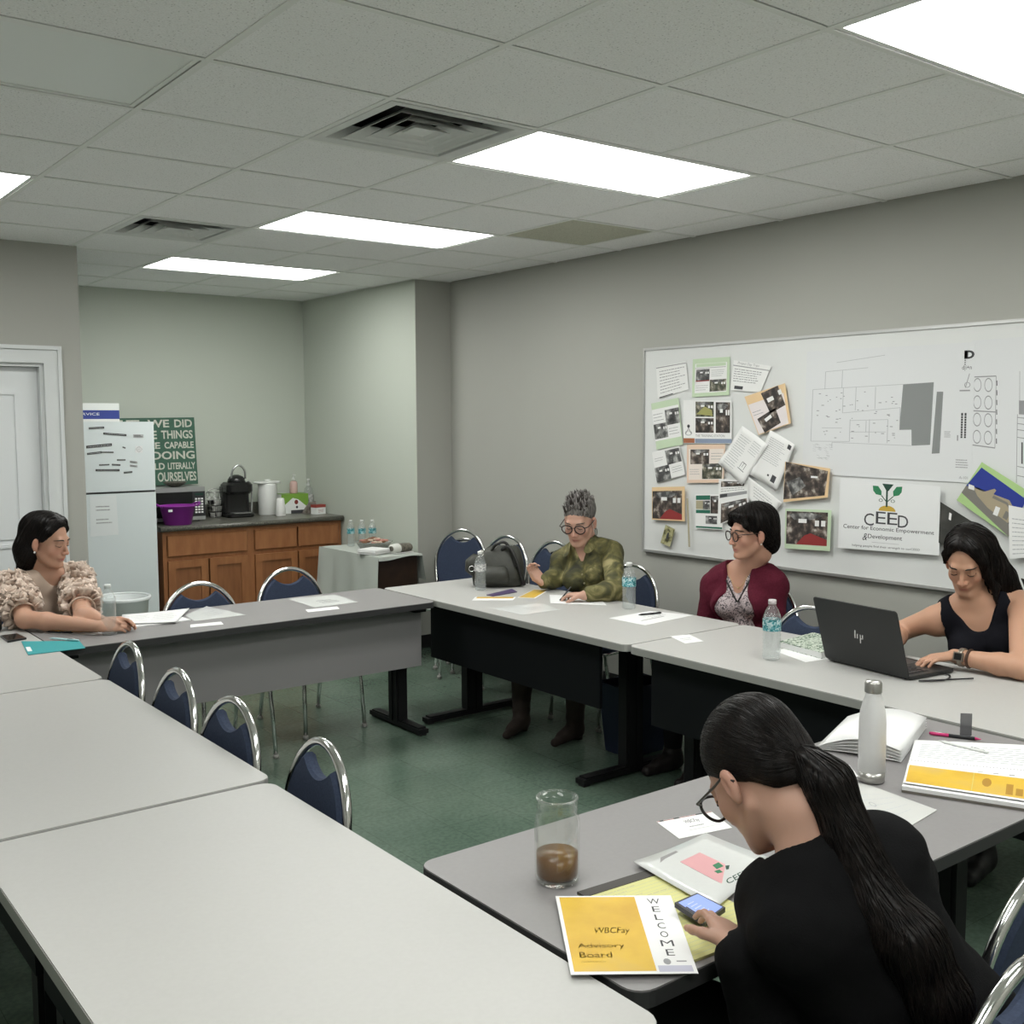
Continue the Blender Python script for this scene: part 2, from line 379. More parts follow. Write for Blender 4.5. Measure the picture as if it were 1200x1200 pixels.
NI0, NI1, NJ0, NJ1 = -4, 6, -5, 11
LIGHTS = {(2, -1): 1, (2, 2): 1, (2, 5): 1, (2, 8): 1, (-2, 5): 1, (-2, 2): 0, (-2, -1): 1, (2, -4): 1, (-2, -4): 1}
VENTS = [(1, 2), (1, 6)]
grid = MB()
FW, FT = .0115, .003
for i in range(NI0, NI1+1):
    x = i*T
    if x >= XR: continue
    for j in range(NJ0, NJ1):
        if (i-1, j) in LIGHTS: continue
        if x > XA+.01 and j*T > YC-.1: continue
        grid.box((x-FW, j*T, H-FT), (x+FW, j*T+T, H)); grid.box((x-.0015, j*T, H), (x+.0015, j*T+T, H+.03))
for j in range(NJ0, NJ1+1):
    y = j*T
    grid.box((XL, y-FW, H-FT+.0004), (XR if y < YC else XA, y+FW, H))
ceil_o = struct(grid.build('ceiling', M_grid))
struct(MB().box((XL-.1, YB-.1, H+.22), (XR+.1, YA+.1, H+.3)).build('ceiling_deck', mat('plenum dark', (.05, .05, .05), .9)))
taken = set(VENTS)
for (i, j) in LIGHTS: taken |= {(i, j), (i+1, j)}
tm = {}
def tile_mesh(dx, dy):
    k = (round(dx, 3), round(dy, 3))
    if k not in tm: tm[k] = MB().box((.0125, .0085, 0), (dx-.0085, dy-.0145, .016)).mesh('tile')
    return tm[k]
for i in range(NI0, NI1):
    for j in range(NJ0, NJ1):
        if (i, j) in taken: continue
        xm = XA if j*T >= YC-.05 else XR
        dx = min(T, xm - i*T)
        if dx < .05: continue
        if i*T < XJ-.3 and j >= 8 and i < 0: continue
        me = tile_mesh(dx, T); stain = (i, j) == (4, 4)
        o = bpy.data.objects.new('ceiling_tile', me); COL.objects.link(o); o.parent = ceil_o; o.location = (i*T, j*T, H-.0005+rnd.random()*.001)
        if not me.materials: me.materials.append(M_tile)
        if stain: o.material_slots[0].link = 'OBJECT'; o.material_slots[0].material = M_tile_stain
def lens_mat(name, on):
    m = bpy.data.materials.new(name); m.use_nodes = True; b = m.node_tree.nodes['Principled BSDF']
    b.inputs['Base Color'].default_value = (.84, .87, .84, 1) if not on else (.8, .8, .8, 1); b.inputs['Roughness'].default_value = .35
    if on: b.inputs['Emission Color'].default_value = (*LAMP_COLOR, 1); b.inputs['Emission Strength'].default_value = LAMP_POWER
    return m
M_on, M_off = lens_mat('lit prismatic diffuser', 1), lens_mat('unlit prismatic diffuser', 0)
def ceiling_light(i, j, on):
    where = {(2, -1): 'lit fluorescent troffer above the laptop end of the room', (2, 2): 'lit fluorescent troffer beside the larger square air vent', (2, 5): 'lit fluorescent troffer near the stained ceiling tile',
             (2, 8): 'lit fluorescent troffer just before the kitchenette alcove', (-2, 5): 'lit fluorescent troffer over the panelled white door side', (-2, 2): 'unlit grey fluorescent troffer with a dull diffuser',
             (-2, -1): 'lit fluorescent troffer over the bare near table', (2, -4): 'lit fluorescent troffer by the rear wall on the whiteboard side', (-2, -4): 'lit fluorescent troffer by the rear wall on the door side'}[(i, j)]
    t = thing('ceiling_light', where, 'ceiling light', (i*T+T, j*T+T/2, H), 0, 'fluorescent troffers')
    a, b = T-.014, T/2-.014; fr = MB()
    for q in (((-a, -b, 0), (a, -b+.016, .012)), ((-a, b-.016, 0), (a, b, .012)), ((-a, -b+.016, 0), (-a+.016, b-.016, .012)), ((a-.016, -b+.016, 0), (a, b-.016, .012))): fr.box(*q)
    fr.build('frame', M_grid, t)
    MB().box((-a+.016, -b+.016, .004), (a-.016, b-.016, .008)).build('diffuser', M_on if on else M_off, t)
    hs = MB().box((-a, -b, .09), (a, b, .095))
    for q in (((-a, -b, .012), (a, -b+.003, .09)), ((-a, b-.003, .012), (a, b, .09)), ((-a, -b+.003, .012), (-a+.003, b-.003, .09)), ((a-.003, -b+.003, .012), (a, b-.003, .09))): hs.box(*q)
    hs.build('housing', M_grid, t)
for (i, j), on in LIGHTS.items(): ceiling_light(i, j, on)
M_ventd = mat('vent duct dark', (.02, .02, .02), .8)
M_vent = mat('vent enamel dusty', (.76, .77, .75), .5, noise=(.70, .71, .69), nscale=14)
def vent(i, j, label):
    t = thing('air_vent', label, 'air vent', (i*T+T/2, j*T+T/2, H), 0, 'square ceiling diffusers')
    a = T/2-.012
    def ring(mb, r0, z0, r1, z1, th=.003):
        s4 = ((-1, -1), (1, -1), (1, 1), (-1, 1))
        vs = [(x*r0, y*r0, z0) for x, y in s4]+[(x*r1, y*r1, z1) for x, y in s4]+[(x*(r0-th), y*(r0-th), z0+th) for x, y in s4]+[(x*(r1-th), y*(r1-th), z1+th) for x, y in s4]
        fs = []
        for k in range(4): m_ = (k+1) % 4; fs += [(k, m_, 4+m_, 4+k), (8+m_, 8+k, 12+k, 12+m_), (m_, k, 8+k, 8+m_), (4+k, 4+m_, 12+m_, 12+k)]
        mb.add(vs, fs)
    fl = MB(); ring(fl, a, -.004, a-.045, .0, .002); ring(fl, a-.045, 0, a-.062, .05); fl.build('frame', M_vent, t)
    for r in (.200, .135, .075):
        v = MB(); ring(v, r, -.003, r-.056, .034); v.build('louver', M_vent, t)
        l = MB(); ring(l, r+.006, -.006, r-.004, -.002); l.build('louver_lip', M_vent, t)
    MB().box((-.045, -.045, .004), (.045, .045, .008)).build('centre_plate', M_vent, t)
    MB().box((-a, -a, .12), (a, a, .125)).build('duct', M_ventd, t)
vent(1, 2, 'square louvred air vent beside the unlit troffer bay')
vent(1, 6, 'square louvred air vent over the kitchenette entrance')
# ================================================================= training tables
TZ = .737
M_lam = mat('pale grey laminate', (.455, .45, .435), .42, noise=(.44, .435, .42), nscale=90)
M_lam2 = mat('mid grey laminate', (.245, .235, .236), .42, noise=(.234, .224, .225), nscale=90)
M_edgeL = mat('grey edge band', (.36, .36, .34), .5)
M_edgeD = mat('charcoal edge band', (.035, .035, .036), .5)
M_steel = mat('black powder coat', (.009, .009, .010), .5, spec=.3)
M_panelD = mat('black modesty panel', (.008, .009, .011), .6, spec=.2)
M_panelG = mat('grey modesty panel', (.24, .23, .235), .6)
def table(label, x0, x1, y0, y1, along, lam, edge, panel_mat=None, panel_side=1, leg_in=.36, legs=(0, 1), lo_=0.):
    "along: 'x' or 'y', the long axis; panel_side: which long side the modesty panel hangs on"
    cx, cy = (x0+x1)/2, (y0+y1)/2; t = thing('training_table', label, 'table', (cx, cy, 0), 0, 'training tables set in a square')
    hx, hy = (x1-x0)/2, (y1-y0)/2
    top = MB().prism(rrect(-hx, -hy, hx, hy, .04, 5), TZ-.004, TZ); top.build('tabletop', lam, t)
    MB().prism(rrect(-hx-.0015, -hy-.0015, hx+.0015, hy+.0015, .0415, 5), TZ-.032, TZ-.003).build('edge_band', edge, t)
    L, W = (hx, hy) if along == 'x' else (hy, hx)
    def pt(l, wv, z): return (l, wv, z) if along == 'x' else (wv, l, z)
    def bx(mb, l0, l1, w0, w1, z0, z1): mb.box([min(a, b) for a, b in zip(pt(l0, w0, z0), pt(l1, w1, z1))], [max(a, b) for a, b in zip(pt(l0, w0, z0), pt(l1, w1, z1))])
    for k in legs:
        l = (-1 if k == 0 else 1)*(L-leg_in)
        c = MB(); bx(c, l-.028, l+.028, lo_-.055, lo_+.055, .03, TZ-.06); bx(c, l-.034, l+.034, lo_-.04, lo_-.012, .03, TZ-.06); bx(c, l-.034, l+.034, lo_+.012, lo_+.04, .03, TZ-.06); c.build('leg', M_steel, t)
        f = MB(); bx(f, l-.03, l+.03, -W*.86, W*.86, .012, .036); bx(f, l-.024, l+.024, -W*.86+.02, W*.86-.02, .036, .044); f.build('foot', M_steel, t)
        
        for gw in (-W*.84, W*.84-.04): g = MB(); bx(g, l-.02, l+.02, gw, gw+.04, 0, .012); g.build('glide', M_black, t)
        s = MB(); bx(s, l-.035, l+.035, -W*.8, W*.8, TZ-.06, TZ-.032); s.build('bracket', M_steel, t)
    if panel_mat:
        p = MB(); wv = panel_side*(W-.14); lo = L-leg_in*.25 if leg_in < .2 else L-leg_in+.05
        bx(p, -lo, lo, wv-.009, wv+.009, TZ-.37, TZ-.034); p.build('modesty_panel', panel_mat, t)
    return t
table('long bare pale table with the gap beside the welcome flyer', -.775, -.045, -.66, .815, 'y', M_lam, M_edgeL, M_panelD, -1, .12, (0, 1), -.17)
table('long pale bare table backed by the row of blue chairs', -.775, -.03, .835, 2.285, 'y', M_lam, M_edgeL, M_panelD, -1, .12, (0, 1), -.17)
table('pale table holding the phone under the teal folder corner', -.775, -.035, 2.295, 3.66, 'y', M_lam, M_edgeL, M_panelD, -1, .12, (0, 1), -.17)
table('grey table with grey modesty panel where the ruffled blouse person sits', -.028, 1.905, 2.94, 3.56, 'x', M_lam2, M_edgeD, M_panelG, -1, .06, (0, 1))
table('pale table with black modesty panel holding the olive handbag', 1.92, 2.68, 1.49, 3.53, 'y', M_lam, M_edgeL, M_panelD, -1, .36)
table('pale table with the open dark laptop', 1.92, 2.68, -.56, 1.478, 'y', M_lam, M_edgeL, M_panelD, -1, .06)
table('grey table with the coffee jar and planner', -.025, 1.885, -.575, .115, 'x', M_lam2, M_edgeD, M_panelD, 1, .36)

# ================================================================= banquet chairs
M_chrome = mat('polished chrome', (.78, .78, .77), .13, 1.)
M_blue = mat('blue woven upholstery', (.042, .056, .096), .8, noise=(.030, .041, .072), nscale=160, bump=.25, bscale=420, spec=.2)
M_glide = mat('chair glide', (.35, .34, .32), .5)
def make_chair():
    t = thing('banquet_chair', 'x', 'chair', group='blue banquet chairs')
    W, lean = .205, .16
    def bk(x, z): return V(x, -.205-(z-.45)*lean, z)             # a point of the leaning back plane
    hoop = []
    for z in np.linspace(.44, .63, 5): hoop.append(bk(-(.175+.03*math.sin((z-.44)/.19*PI/2)), z))
    for k in range(1, 24): a = PI - PI*k/24; hoop.append(bk(W*math.cos(a), 0.63+.225*math.sin(a)))
    for z in np.linspace(.63, .44, 5): hoop.append(bk(.175+.03*math.sin((z-.44)/.19*PI/2), z))
    MB().tube(hoop, .0125, 9).build('back_frame', M_chrome, t)
    # back pad: oval that follows the hoop, with a scooped hand hole at the top
    out = [(-.158, .47), (-.178, .53), (-.188, .58), (-.190, .63)]
    for k in range(1, 7): a = PI - PI*k/18; out.append((.190*math.cos(a), 0.63+.205*math.sin(a)))
    xl, zl = out[-1]; 
    for k in range(1, 10): u = k/10; out.append((xl+(-2*xl)*u, zl-.040*math.sin(PI*u)**.8))
    out += [(-x, z) for x, z in out[:10][::-1]]
    pad = MB(); n = len(out); O = np.array(out); c = O.mean(0); rings = []
    for s_, d in ((.93, .017), (1., .008), (1., -.008), (.93, -.017)):
        q = c + (O-c)*s_; rings.append([bk(x, z)+V(0, d, 0) for x, z in q])
    vs = [p for r_ in rings for p in r_]; fs = []
    for r_ in range(3):
        for k in range(n): j = (k+1) % n; fs.append((r_*n+k, r_*n+j, (r_+1)*n+j, (r_+1)*n+k))
    fs += [tuple(range(n))[::-1], tuple(range(3*n, 4*n))]
    pad.add(vs, fs, False); pad.build('backrest', M_blue, t)
    # padded seat
    O = np.array(rrect(-.2, -.19, .2, .22, .07, 5)); n = len(O); vs = []; fs = []
    prof = ((.94, .425), (1., .435), (1.01, .455), (.97, .475), (.8, .487), (.4, .492))
    for s_, z in prof: vs += [(x*s_, (y-.015)*s_+.015, z) for x, y in O]
    for r_ in range(len(prof)-1):
        for k in range(n): j = (k+1) % n; fs.append((r_*n+k, r_*n+j, (r_+1)*n+j, (r_+1)*n+k))
    fs += [tuple(range(n))[::-1], tuple(range((len(prof)-1)*n, len(prof)*n))]
    MB().add(vs, fs, True).build('seat', M_blue, t)
    fr = MB().tube([(-.175, -.20, .418), (-.178, .19, .418), (-.15, .205, .418), (.15, .205, .418), (.178, .19, .418), (.175, -.20, .418)], .0115, 8); fr.tube([(-.175, -.195, .418), (.175, -.195, .418)], .0115, 8)
    fr.build('seat_frame', M_chrome, t)
    for s_ in (-1, 1):
        MB().tube([bk(s_*.175, .445), (s_*.178, -.208, .41), (s_*.185, -.235, .25), (s_*.19, -.285, .012)], .0115, 8).build('leg', M_chrome, t)
        MB().tube([(s_*.165, .195, .42), (s_*.172, .205, .40), (s_*.18, .225, .2), (s_*.185, .24, .012)], .0115, 8).build('leg', M_chrome, t)
        for y in (-.285, .24): MB().lathe([(.015, 0), (.016, .012), (.013, .02)], (s_*(.19 if y < 0 else .185), y, 0), 8).build('glide', M_glide, t)
    return t
chair0 = make_chair(); _used = []
def chair(x, y, rz, label):
    c = chair0 if not _used else copy_tree(chair0); _used.append(c)
    c.location = (x, y, 0); c.rotation_euler = (0, 0, rz); c['label'] = label; return c
# facing is local +y; rz = pi/2 faces -x
FX = PI/2
chair(-.215, .71, FX-.09, 'blue oval-back chair tucked at the joint of the two bare tables')
chair(-.225, 1.245, FX+.02, 'blue oval-back chair second from the table joint along the bare table')
chair(-.22, 1.735, FX-.02, 'blue oval-back chair third from the table joint along the bare table')
chair(-.20, 2.30, FX-.02, 'blue oval-back chair tucked closest to the teal folder')
chair(.86, 3.37, PI, 'blue oval-back chair behind the grey table with papers, toward the fridge')
chair(1.49, 3.58, PI+.04, 'blue oval-back chair behind the grey table, beside the cloth-covered stand')
for sx, sy, rz, nm in ((2.93, 4.35, FX+.42, 'in the column corner'), (2.90, 3.87, FX+.16, 'mid-row behind the handbag'), (2.93, 3.425, FX+.08, 'next to the person in olive')):
    for k in range(2):
        c = chair(sx+k*.035*math.sin(rz), sy, rz, 'blue chair by the wall %s, %s of its stack' % (nm, ('bottom', 'top')[k])); c.location.z = k*.068; c.location.x = sx-k*.03
chair(2.86, 2.66, FX+.1, 'blue oval-back chair the person in the olive shirt sits on')
chair(2.95, 1.76, FX, 'blue oval-back chair the person in the burgundy cardigan sits on')
chair(2.50, 1.135, FX+.05, 'empty blue oval-back chair between the cardigan person and the laptop')
chair(3.02, .40, FX+.25, 'blue oval-back chair the person in the black tank top sits on')
chair(.14, 3.98, PI+.5, 'blue oval-back chair the person in the ruffled blouse sits on')
chair(.335, -.765, .08, 'blue oval-back chair behind the person in the black blazer')
chair(.775, -.60, .04, 'empty blue oval-back chair beside the person in the black blazer')
# ================================================================= kitchenette
CZ = .93; YF = 6.05
M_wood = mat('honey oak', (.33, .14, .055), .45, noise=(.25, .098, .038), nscale=9, nstretch=(3, 3, .6))
M_wood2 = mat('honey oak panel', (.27, .112, .045), .45, noise=(.205, .08, .032), nscale=9, nstretch=(3, 3, .6))
M_counter = ramp_mat('dark speckled laminate', [(.35, (.03, .03, .026)), (.5, (.09, .088, .075)), (.65, (.26, .25, .21))], 200, .3)
def cabinet(label, x0, x1, drawers, doors):
    t = thing('base_cabinet', label, 'cabinet', ((x0+x1)/2, YF, 0), 0, 'oak base cabinets'); hw = (x1-x0)/2
    MB().box((-hw, .025, .1), (hw, .6, CZ-.04)).box((-hw, .09, 0), (hw, .6, .1)).build('body', M_wood2, t)
    fr = MB().box((-hw, 0, .1), (-hw+.03, .025, CZ-.04)).box((hw-.03, 0, .1), (hw, .025, CZ-.04)).box((-hw+.03, 0, CZ-.07), (hw-.03, .025, CZ-.04)).box((-hw+.03, 0, .1), (hw-.03, .025, .13)).box((-hw+.03, 0, .66), (hw-.03, .025, .70))
    fr.build('face_frame', M_wood, t)
    def fronts(n, z0, z1, nm, panel):
        w_ = (2*hw-.05)/n
        for k in range(n):
            a, b = -hw+.025+k*w_+.007, -hw+.025+(k+1)*w_-.007
            if panel:
                d = MB().box((a, -.02, z0), (a+.055, 0, z1)).box((b-.055, -.02, z0), (b, 0, z1)).box((a+.055, -.02, z0), (b-.055, 0, z0+.055)).box((a+.055, -.02, z1-.055), (b-.055, 0, z1)).build(nm, M_wood, t)
                MB().box((a+.055, -.009, z0+.055), (b-.055, -.001, z1-.055)).build('panel', M_wood2, d)
            else: MB().prism([(a, z0), (b, z0), (b, z1), (a, z1)], 0, .02, .006).xf(lambda v: V(v[0], -v[2], v[1])).build(nm, M_wood, t)
    fronts(drawers, .70, .86, 'drawer', False); fronts(doors, .125, .665, 'door', True)
cabinet('oak base cabinet with one wide drawer beside the fridge', 1.53, 2.225, 1, 2)
cabinet('oak base cabinet with two drawers by the alcove wall', 2.225, 3.025, 2, 2)
ct = thing('countertop', 'dark speckled laminate countertop over the oak cabinets', 'countertop', (2.26, YF, 0))
MB().box((-.755, -.03, CZ-.038), (.772, .635, CZ)).build('slab', M_counter, ct)
struct(MB().box((1.505, YF+.615, CZ+.0005), (3.032, YF+.635, CZ+.1)).build('trim_1', M_counter))
MB().tube([(-.755, -.03, CZ-.019), (.772, -.03, CZ-.019)], .0185, 10).build('front_roll', M_counter, ct)
# fridge
M_fridge = mat('white appliance enamel', (.70, .755, .76), .35, bump=.12, bscale=500)
fy = 5.93; fg = thing('refrigerator', 'white top-freezer refrigerator with word magnets', 'refrigerator', (1.11, fy, 0)); hw = .345
MB().box((-hw, .07, .03), (hw, .70, 1.70)).build('body', M_fridge, fg)
MB().prism(rrect(-hw, 0, hw, .065, .018, 3), 1.215, 1.71).build('freezer_door', M_fridge, fg)
MB().prism(rrect(-hw, 0, hw, .065, .018, 3), .10, 1.20).build('fridge_door', M_fridge, fg)
MB().box((-hw+.01, .05, .0), (hw-.01, .07, .095)).build('kick_grille', M_black, fg)
MB().box((-hw+.005, .02, 1.199), (hw-.005, .07, 1.216)).build('gasket', mat('gasket grey', (.06, .06, .06), .7), fg)
for z0, z1 in ((1.24, 1.5), (.85, 1.17)): MB().box((-hw+.02, -.03, z0), (-hw+.045, -.018, z1)).box((-hw+.02, -.018, z0), (-hw+.045, .001, z0+.03)).box((-hw+.02, -.018, z1-.03), (-hw+.045, .001, z1)).build('handle', M_fridge, fg)
M_mag = mat('magnet black print', (.03, .03, .03), .5); M_maglt = mat('magnet grey', (.45, .46, .46), .5)
for k, (a, b, c, d, w_, lt) in enumerate([(104, 502, 122, 501, 3, 0), (121, 508, 148, 510, 3, 0), (101, 524, 131, 521, 4, 0), (102, 532, 119, 530, 3, 0), (119, 530, 133, 530, 2, 0), (112, 551, 140, 551, 3, 0),
      (116, 545, 128, 544.5, 2, 0), (131, 544.5, 141, 545, 2.4, 0), (145, 554, 155, 553, 2.4, 0), (137, 539, 147, 539, 2, 0), (152, 541, 161, 542, 3, 1), (152, 545.5, 161, 546.5, 3, 1), (143.5, 524, 147, 525, 2, 0), (156, 511, 168, 511, 5, 1)]):
    p0, p1 = py_(a, b, fy), py_(c, d, fy); h_ = w_/157/2*.75; s = Sheet([p0+V(0, -.0012, h_), p1+V(0, -.0012, h_), p1+V(0, -.0012, -h_), p0+V(0, -.0012, -h_)], .001, M_maglt if lt else M_mag, 'fridge_magnet', 'small %s word magnet stuck on the freezer door' % ('pale grey' if lt else 'dark'), 'magnet', 'word magnets on the freezer')
    if lt: s.lines(.08, .1, .92, .9, 2, M_mag, .5)
    else: s.lines(.05, .3, .95, .75, 1, M_maglt, .5, 0)
    s.done()
p = [py_(*q, fy)+V(0, -.001, 0) for q in ((158.5, 522.5), (167, 522.5), (167, 530.5), (158.5, 530.5))]
s = Sheet(p, .001, mat('magnet white', (.75, .76, .76), .5), 'fridge_magnet', 'square white magnet with thin grey border on the freezer door', 'magnet'); s.ring(.5, .5, .45, .45, .05, M_maglt, 4); s.lines(.2, .2, .8, .8, 3, M_maglt, .3); s.done()
M_paper = mat('white paper', (.80, .80, .79), .7); M_ink = mat('dark print', (.05, .05, .055), .6); M_grey = mat('grey print', (.30, .30, .31), .6)
s = Sheet([py_(*q, fy)+V(0, -.0015, 0) for q in ((105, 581), (136, 580.5), (139, 626.5), (106, 629))], .0006, mat('fridge note paper', (.77, .80, .80), .7), 'paper_note', 'white paper note taped to the lower fridge door', 'paper')
s.lines(.22, .23, .75, .4, 2, M_grey, .3); s.lines(.22, .55, .8, .72, 2, M_grey, .3); s.done()
# carton on the fridge
M_blueprint = mat('carton blue', (.03, .05, .25), .5)
s = Sheet([V(.80, fy+.085, 1.842), V(1.235, fy+.085, 1.842), V(1.235, fy+.085, 1.712), V(.80, fy+.085, 1.712)], .0008, mat('carton white', (.78, .8, .78), .6), 'front_panel')
bx_ = tag(MB().box((.80, fy+.086, 1.7015), (1.235, fy+.36, 1.842)).build('carton', MATS['carton white']), 'white carton with blue band lettered SERVICE on top of the fridge', 'carton')
s.rect(0, .38, 1, .86, M_blueprint); s.text('SERVICE', .30, .52, .68, .66, MATS['carton white'], lift=2)
s.o.parent = bx_; s.done()
# microwave
mw = thing('microwave', 'silver and black microwave oven on the counter beneath the green sign', 'microwave', (1.73, 6.31, CZ))
M_silver = mat('silver plastic', (.33, .34, .33), .4, .3)
MB().box((-.27, .015, .012), (.24, .345, .27)).build('body', M_silver, mw)
MB().box((-.27, 0, .04), (.14, .015, .235)).build('door', mat('black door glass', (.012, .013, .013), .15), mw)
MB().box((-.27, -.002, .235), (.24, .015, .27)).build('top_trim', M_silver, mw); MB().box((-.27, -.002, .012), (.24, .015, .04)).build('bottom_trim', M_silver, mw)
cp = MB().box((.14, -.001, .04), (.24, .015, .235)).build('control_panel', mat('panel black', (.02, .02, .022), .4), mw)
for r_ in range(6):
    for c_ in range(3): MB().box((.158+c_*.024, -.003, .065+r_*.021), (.175+c_*.024, -.001, .078+r_*.021)).build('button', M_paper, cp)
MB().box((.158, -.003, .203), (.225, -.001, .222)).build('display', mat('lcd', (.03, .06, .05), .2), cp)
for fx in (-.24, .2):
    for fy_ in (.04, .31): MB().lathe([(.012, 0), (.012, .012)], (fx, fy_, 0), 8).build('foot', M_black, mw)
# wicker bowl on microwave
bw = tag(MB().lathe([(.035, 0), (.06, .012), (.085, .03), (.09, .04), (.08, .036), (.055, .016), (.03, .008)], (1.78, 6.44, CZ+.2705), 18).build('wicker_bowl', mat('wicker', (.13, .12, .10), .8, noise=(.05, .05, .04), nscale=90)), 'small dark wicker bowl on top of the microwave', 'bowl')
# green sign
M_green = mat('sign green', (.050, .130, .088), .6, noise=(.04, .105, .07), nscale=25); M_cream = mat('sign cream letters', (.62, .63, .56), .6, noise=(.45, .47, .4), nscale=60)
sy = 6.60; A = V(1.33, sy+.045, 1.735); B = V(2.022, sy+.045, 1.742); C_ = V(2.022, sy, 1.2065); D = V(1.33, sy, 1.2065)
s = Sheet([A, B, C_, D], .022, M_green, 'wall_sign', 'green canvas sign with cream capital letters leaning above the microwave', 'sign')
for v0, v1, runs in ((.03, .145, (('IF', .12, .36), ('WE', .45, .70), ('DID', .76, .97))), (.19, .315, (('ALL THE', .05, .55), ('THINGS', .60, .97))), (.36, .46, (("WE'RE", .2, .58), ('CAPABLE', .63, .975))),
                     (.50, .62, (('OF', .25, .42), ('DOING', .48, .98))), (.67, .77, (('WE WOULD', .05, .62), ('LITERALLY', .655, .98))), (.81, .95, (('ASTONISH', .03, .49), ('OURSELVES', .53, .985)))):
    for wd_, u0, u1 in runs: s.text(wd_, u0, v0, u1, v1, M_cream, bold=.026)
s.done()
# purple tub
M_purple = mat('purple plastic', (.23, .02, .27), .4)
pc = V(1.69, 6.155, CZ); pt_ = thing('plastic_tub', 'purple plastic tub with two grip handles before the microwave', 'tub', pc)
MB().lathe([(.095, 0), (.10, .004), (.128, .135), (.142, .14), (.142, .147), (.122, .147), (.094, .012), (.0, .01)], n=28, cap=False).lathe([(.0, 0), (.095, 0)], n=28, cap=False).build('bowl', M_purple, pt_)
for s_ in (-1, 1):
    MB().tube([(s_*.132, -.05, .14), (s_*.16, -.035, .155), (s_*.172, 0, .162), (s_*.16, .035, .155), (s_*.132, .05, .14)], .008, 8).build('handle', M_purple, pt_)
MB().box((-.115, -.128, .108), (-.085, -.118, .125)).build('sticker', M_paper, pt_)
# pod carousel
M_wire = mat('chrome wire', (.55, .55, .54), .25, 1.)
cc = pz(256, 606, CZ)+V(-.03, 0, 0); cr_ = thing('pod_carousel', 'chrome wire coffee pod carousel beside the black coffee maker', 'pod holder', cc)
wr = MB()
for z in (.01, .06, .11, .16, .205): wr.tube([(.066*math.cos(a), .066*math.sin(a), z) for a in np.linspace(0, 2*PI, 20, False)], .0022, 5, True)
for a in np.linspace(0, 2*PI, 10, False): wr.tube([(.066*math.cos(a), .066*math.sin(a), .0022), (.066*math.cos(a), .066*math.sin(a), .2)], .002, 5)
wr.tube([(.066, 0, .2), (.045, 0, .225), (0, 0, .236), (-.045, 0, .225), (-.066, 0, .2)], .0025, 5)
wr.build('wire_frame', M_wire, cr_)
for z in (.03, .08, .13):
    for a in (0.4, 2.0, 3.6, 5.1): MB().lathe([(.018, 0), (.023, .035), (.025, .038)], (.035*math.cos(a+z*9), .035*math.sin(a+z*9), z-.028), 10).build('pod', mat('pod white', (.5, .5, .48), .5) if a > 3 else M_black, cr_)
# coffee maker
kc = pz(281, 606, CZ)+V(0, .06, 0); km = thing('coffee_maker', 'black pod coffee maker with silver arched handle on the counter', 'coffee maker', kc)
M_gloss = mat('gloss black plastic', (.012, .012, .012), .25); M_sil2 = mat('bright silver trim', (.6, .6, .6), .25, .8)
MB().prism(rrect(-.115, -.13, .115, .11, .05, 4), 0, .035, .008).build('base', M_gloss, km)
MB().prism(rrect(-.115, -.03, .115, .11, .05, 4), .035, .25, .004).build('column', M_gloss, km)
MB().prism(rrect(-.112, -.12, .112, .10, .06, 5), .19, .285, .02).build('brew_head', M_gloss, km)
MB().lathe([(.075, 0), (.07, .03), (.055, .055), (.02, .07)], (0, -.01, .275), 18).build('lid', M_gloss, km)
MB().tube(crom([(-.055, -.04, .315), (-.05, -.06, .385), (0, -.065, .425), (.05, -.06, .385), (.065, -.04, .315)], 5), .009, 8).build('handle', M_sil2, km)
MB().tube(crom([(.115, -.03, .02), (.124, -.03, .2), (.118, -.03, .26), (.09, -.03, .295)], 5), .008, 8).build('side_trim', M_sil2, km)
MB().box((-.07, -.128, .035), (.07, -.03, .04)).build('drip_tray', M_sil2, km)
# white canister
cn = pz(314, 603, CZ); wc = thing('white_canister', 'tall white cylindrical canister with a wide flat lid', 'canister', cn)
M_wplast = mat('white plastic', (.72, .73, .71), .4)
MB().lathe([(.074, 0), (.078, .006), (.078, .25), (.074, .262)], n=26).build('body', M_wplast, wc)
MB().prism(rrect(-.115, -.07, .115, .07, .06, 5), .262, .28, .006).build('lid', M_wplast, wc); MB().lathe([(.03, .28), (.03, .29), (.02, .295)], n=14).build('knob', M_wplast, wc)
# foam cups
c0 = pz(329, 604.5, CZ); st = thing('foam_cups', 'short stack of upside-down white foam cups', 'cup stack', c0)
for k in range(3): MB().lathe([(.041, .0+k*.014), (.042, .006+k*.014), (.030, .115+k*.014), (.028, .118+k*.014)], n=18).build('cup', mat('foam white', (.78, .78, .76), .7), st)
# green carton of pods, with bottles
gb = V(2.82, 6.55, CZ); g = thing('tissue_carton', 'green and white printed carton with a tissue slot in front', 'carton', gb)
M_lime = mat('carton lime', (.19, .36, .05), .5)
MB().box((-.125, -.08, 0), (.125, .06, .165)).build('box', MATS['carton white'], g)
s = Sheet([V(-.125, -.0805, .165), V(.125, -.0805, .165), V(.125, -.0805, 0), V(-.125, -.0805, 0)], .0005, MATS['carton white'], 'front_print', parent=g)
s.poly([(0, 0), (0, .95), (.12, .55), (.42, .2), (.62, .28), (.9, .62), (1, .7), (1, 0)], M_lime); s.disc(.55, .42, .07, .12, mat('pod red', (.2, .03, .02), .5), lift=2); s.disc(.57, .68, .04, .07, M_ink, lift=2); s.rect(.35, .83, .85, 1, M_ink); s.done()
s = Sheet([V(-.125, .06, .1655), V(.125, .06, .1655), V(.125, -.08, .1655), V(-.125, -.08, .1655)], .0004, M_lime, 'top_print', parent=g); s.done()
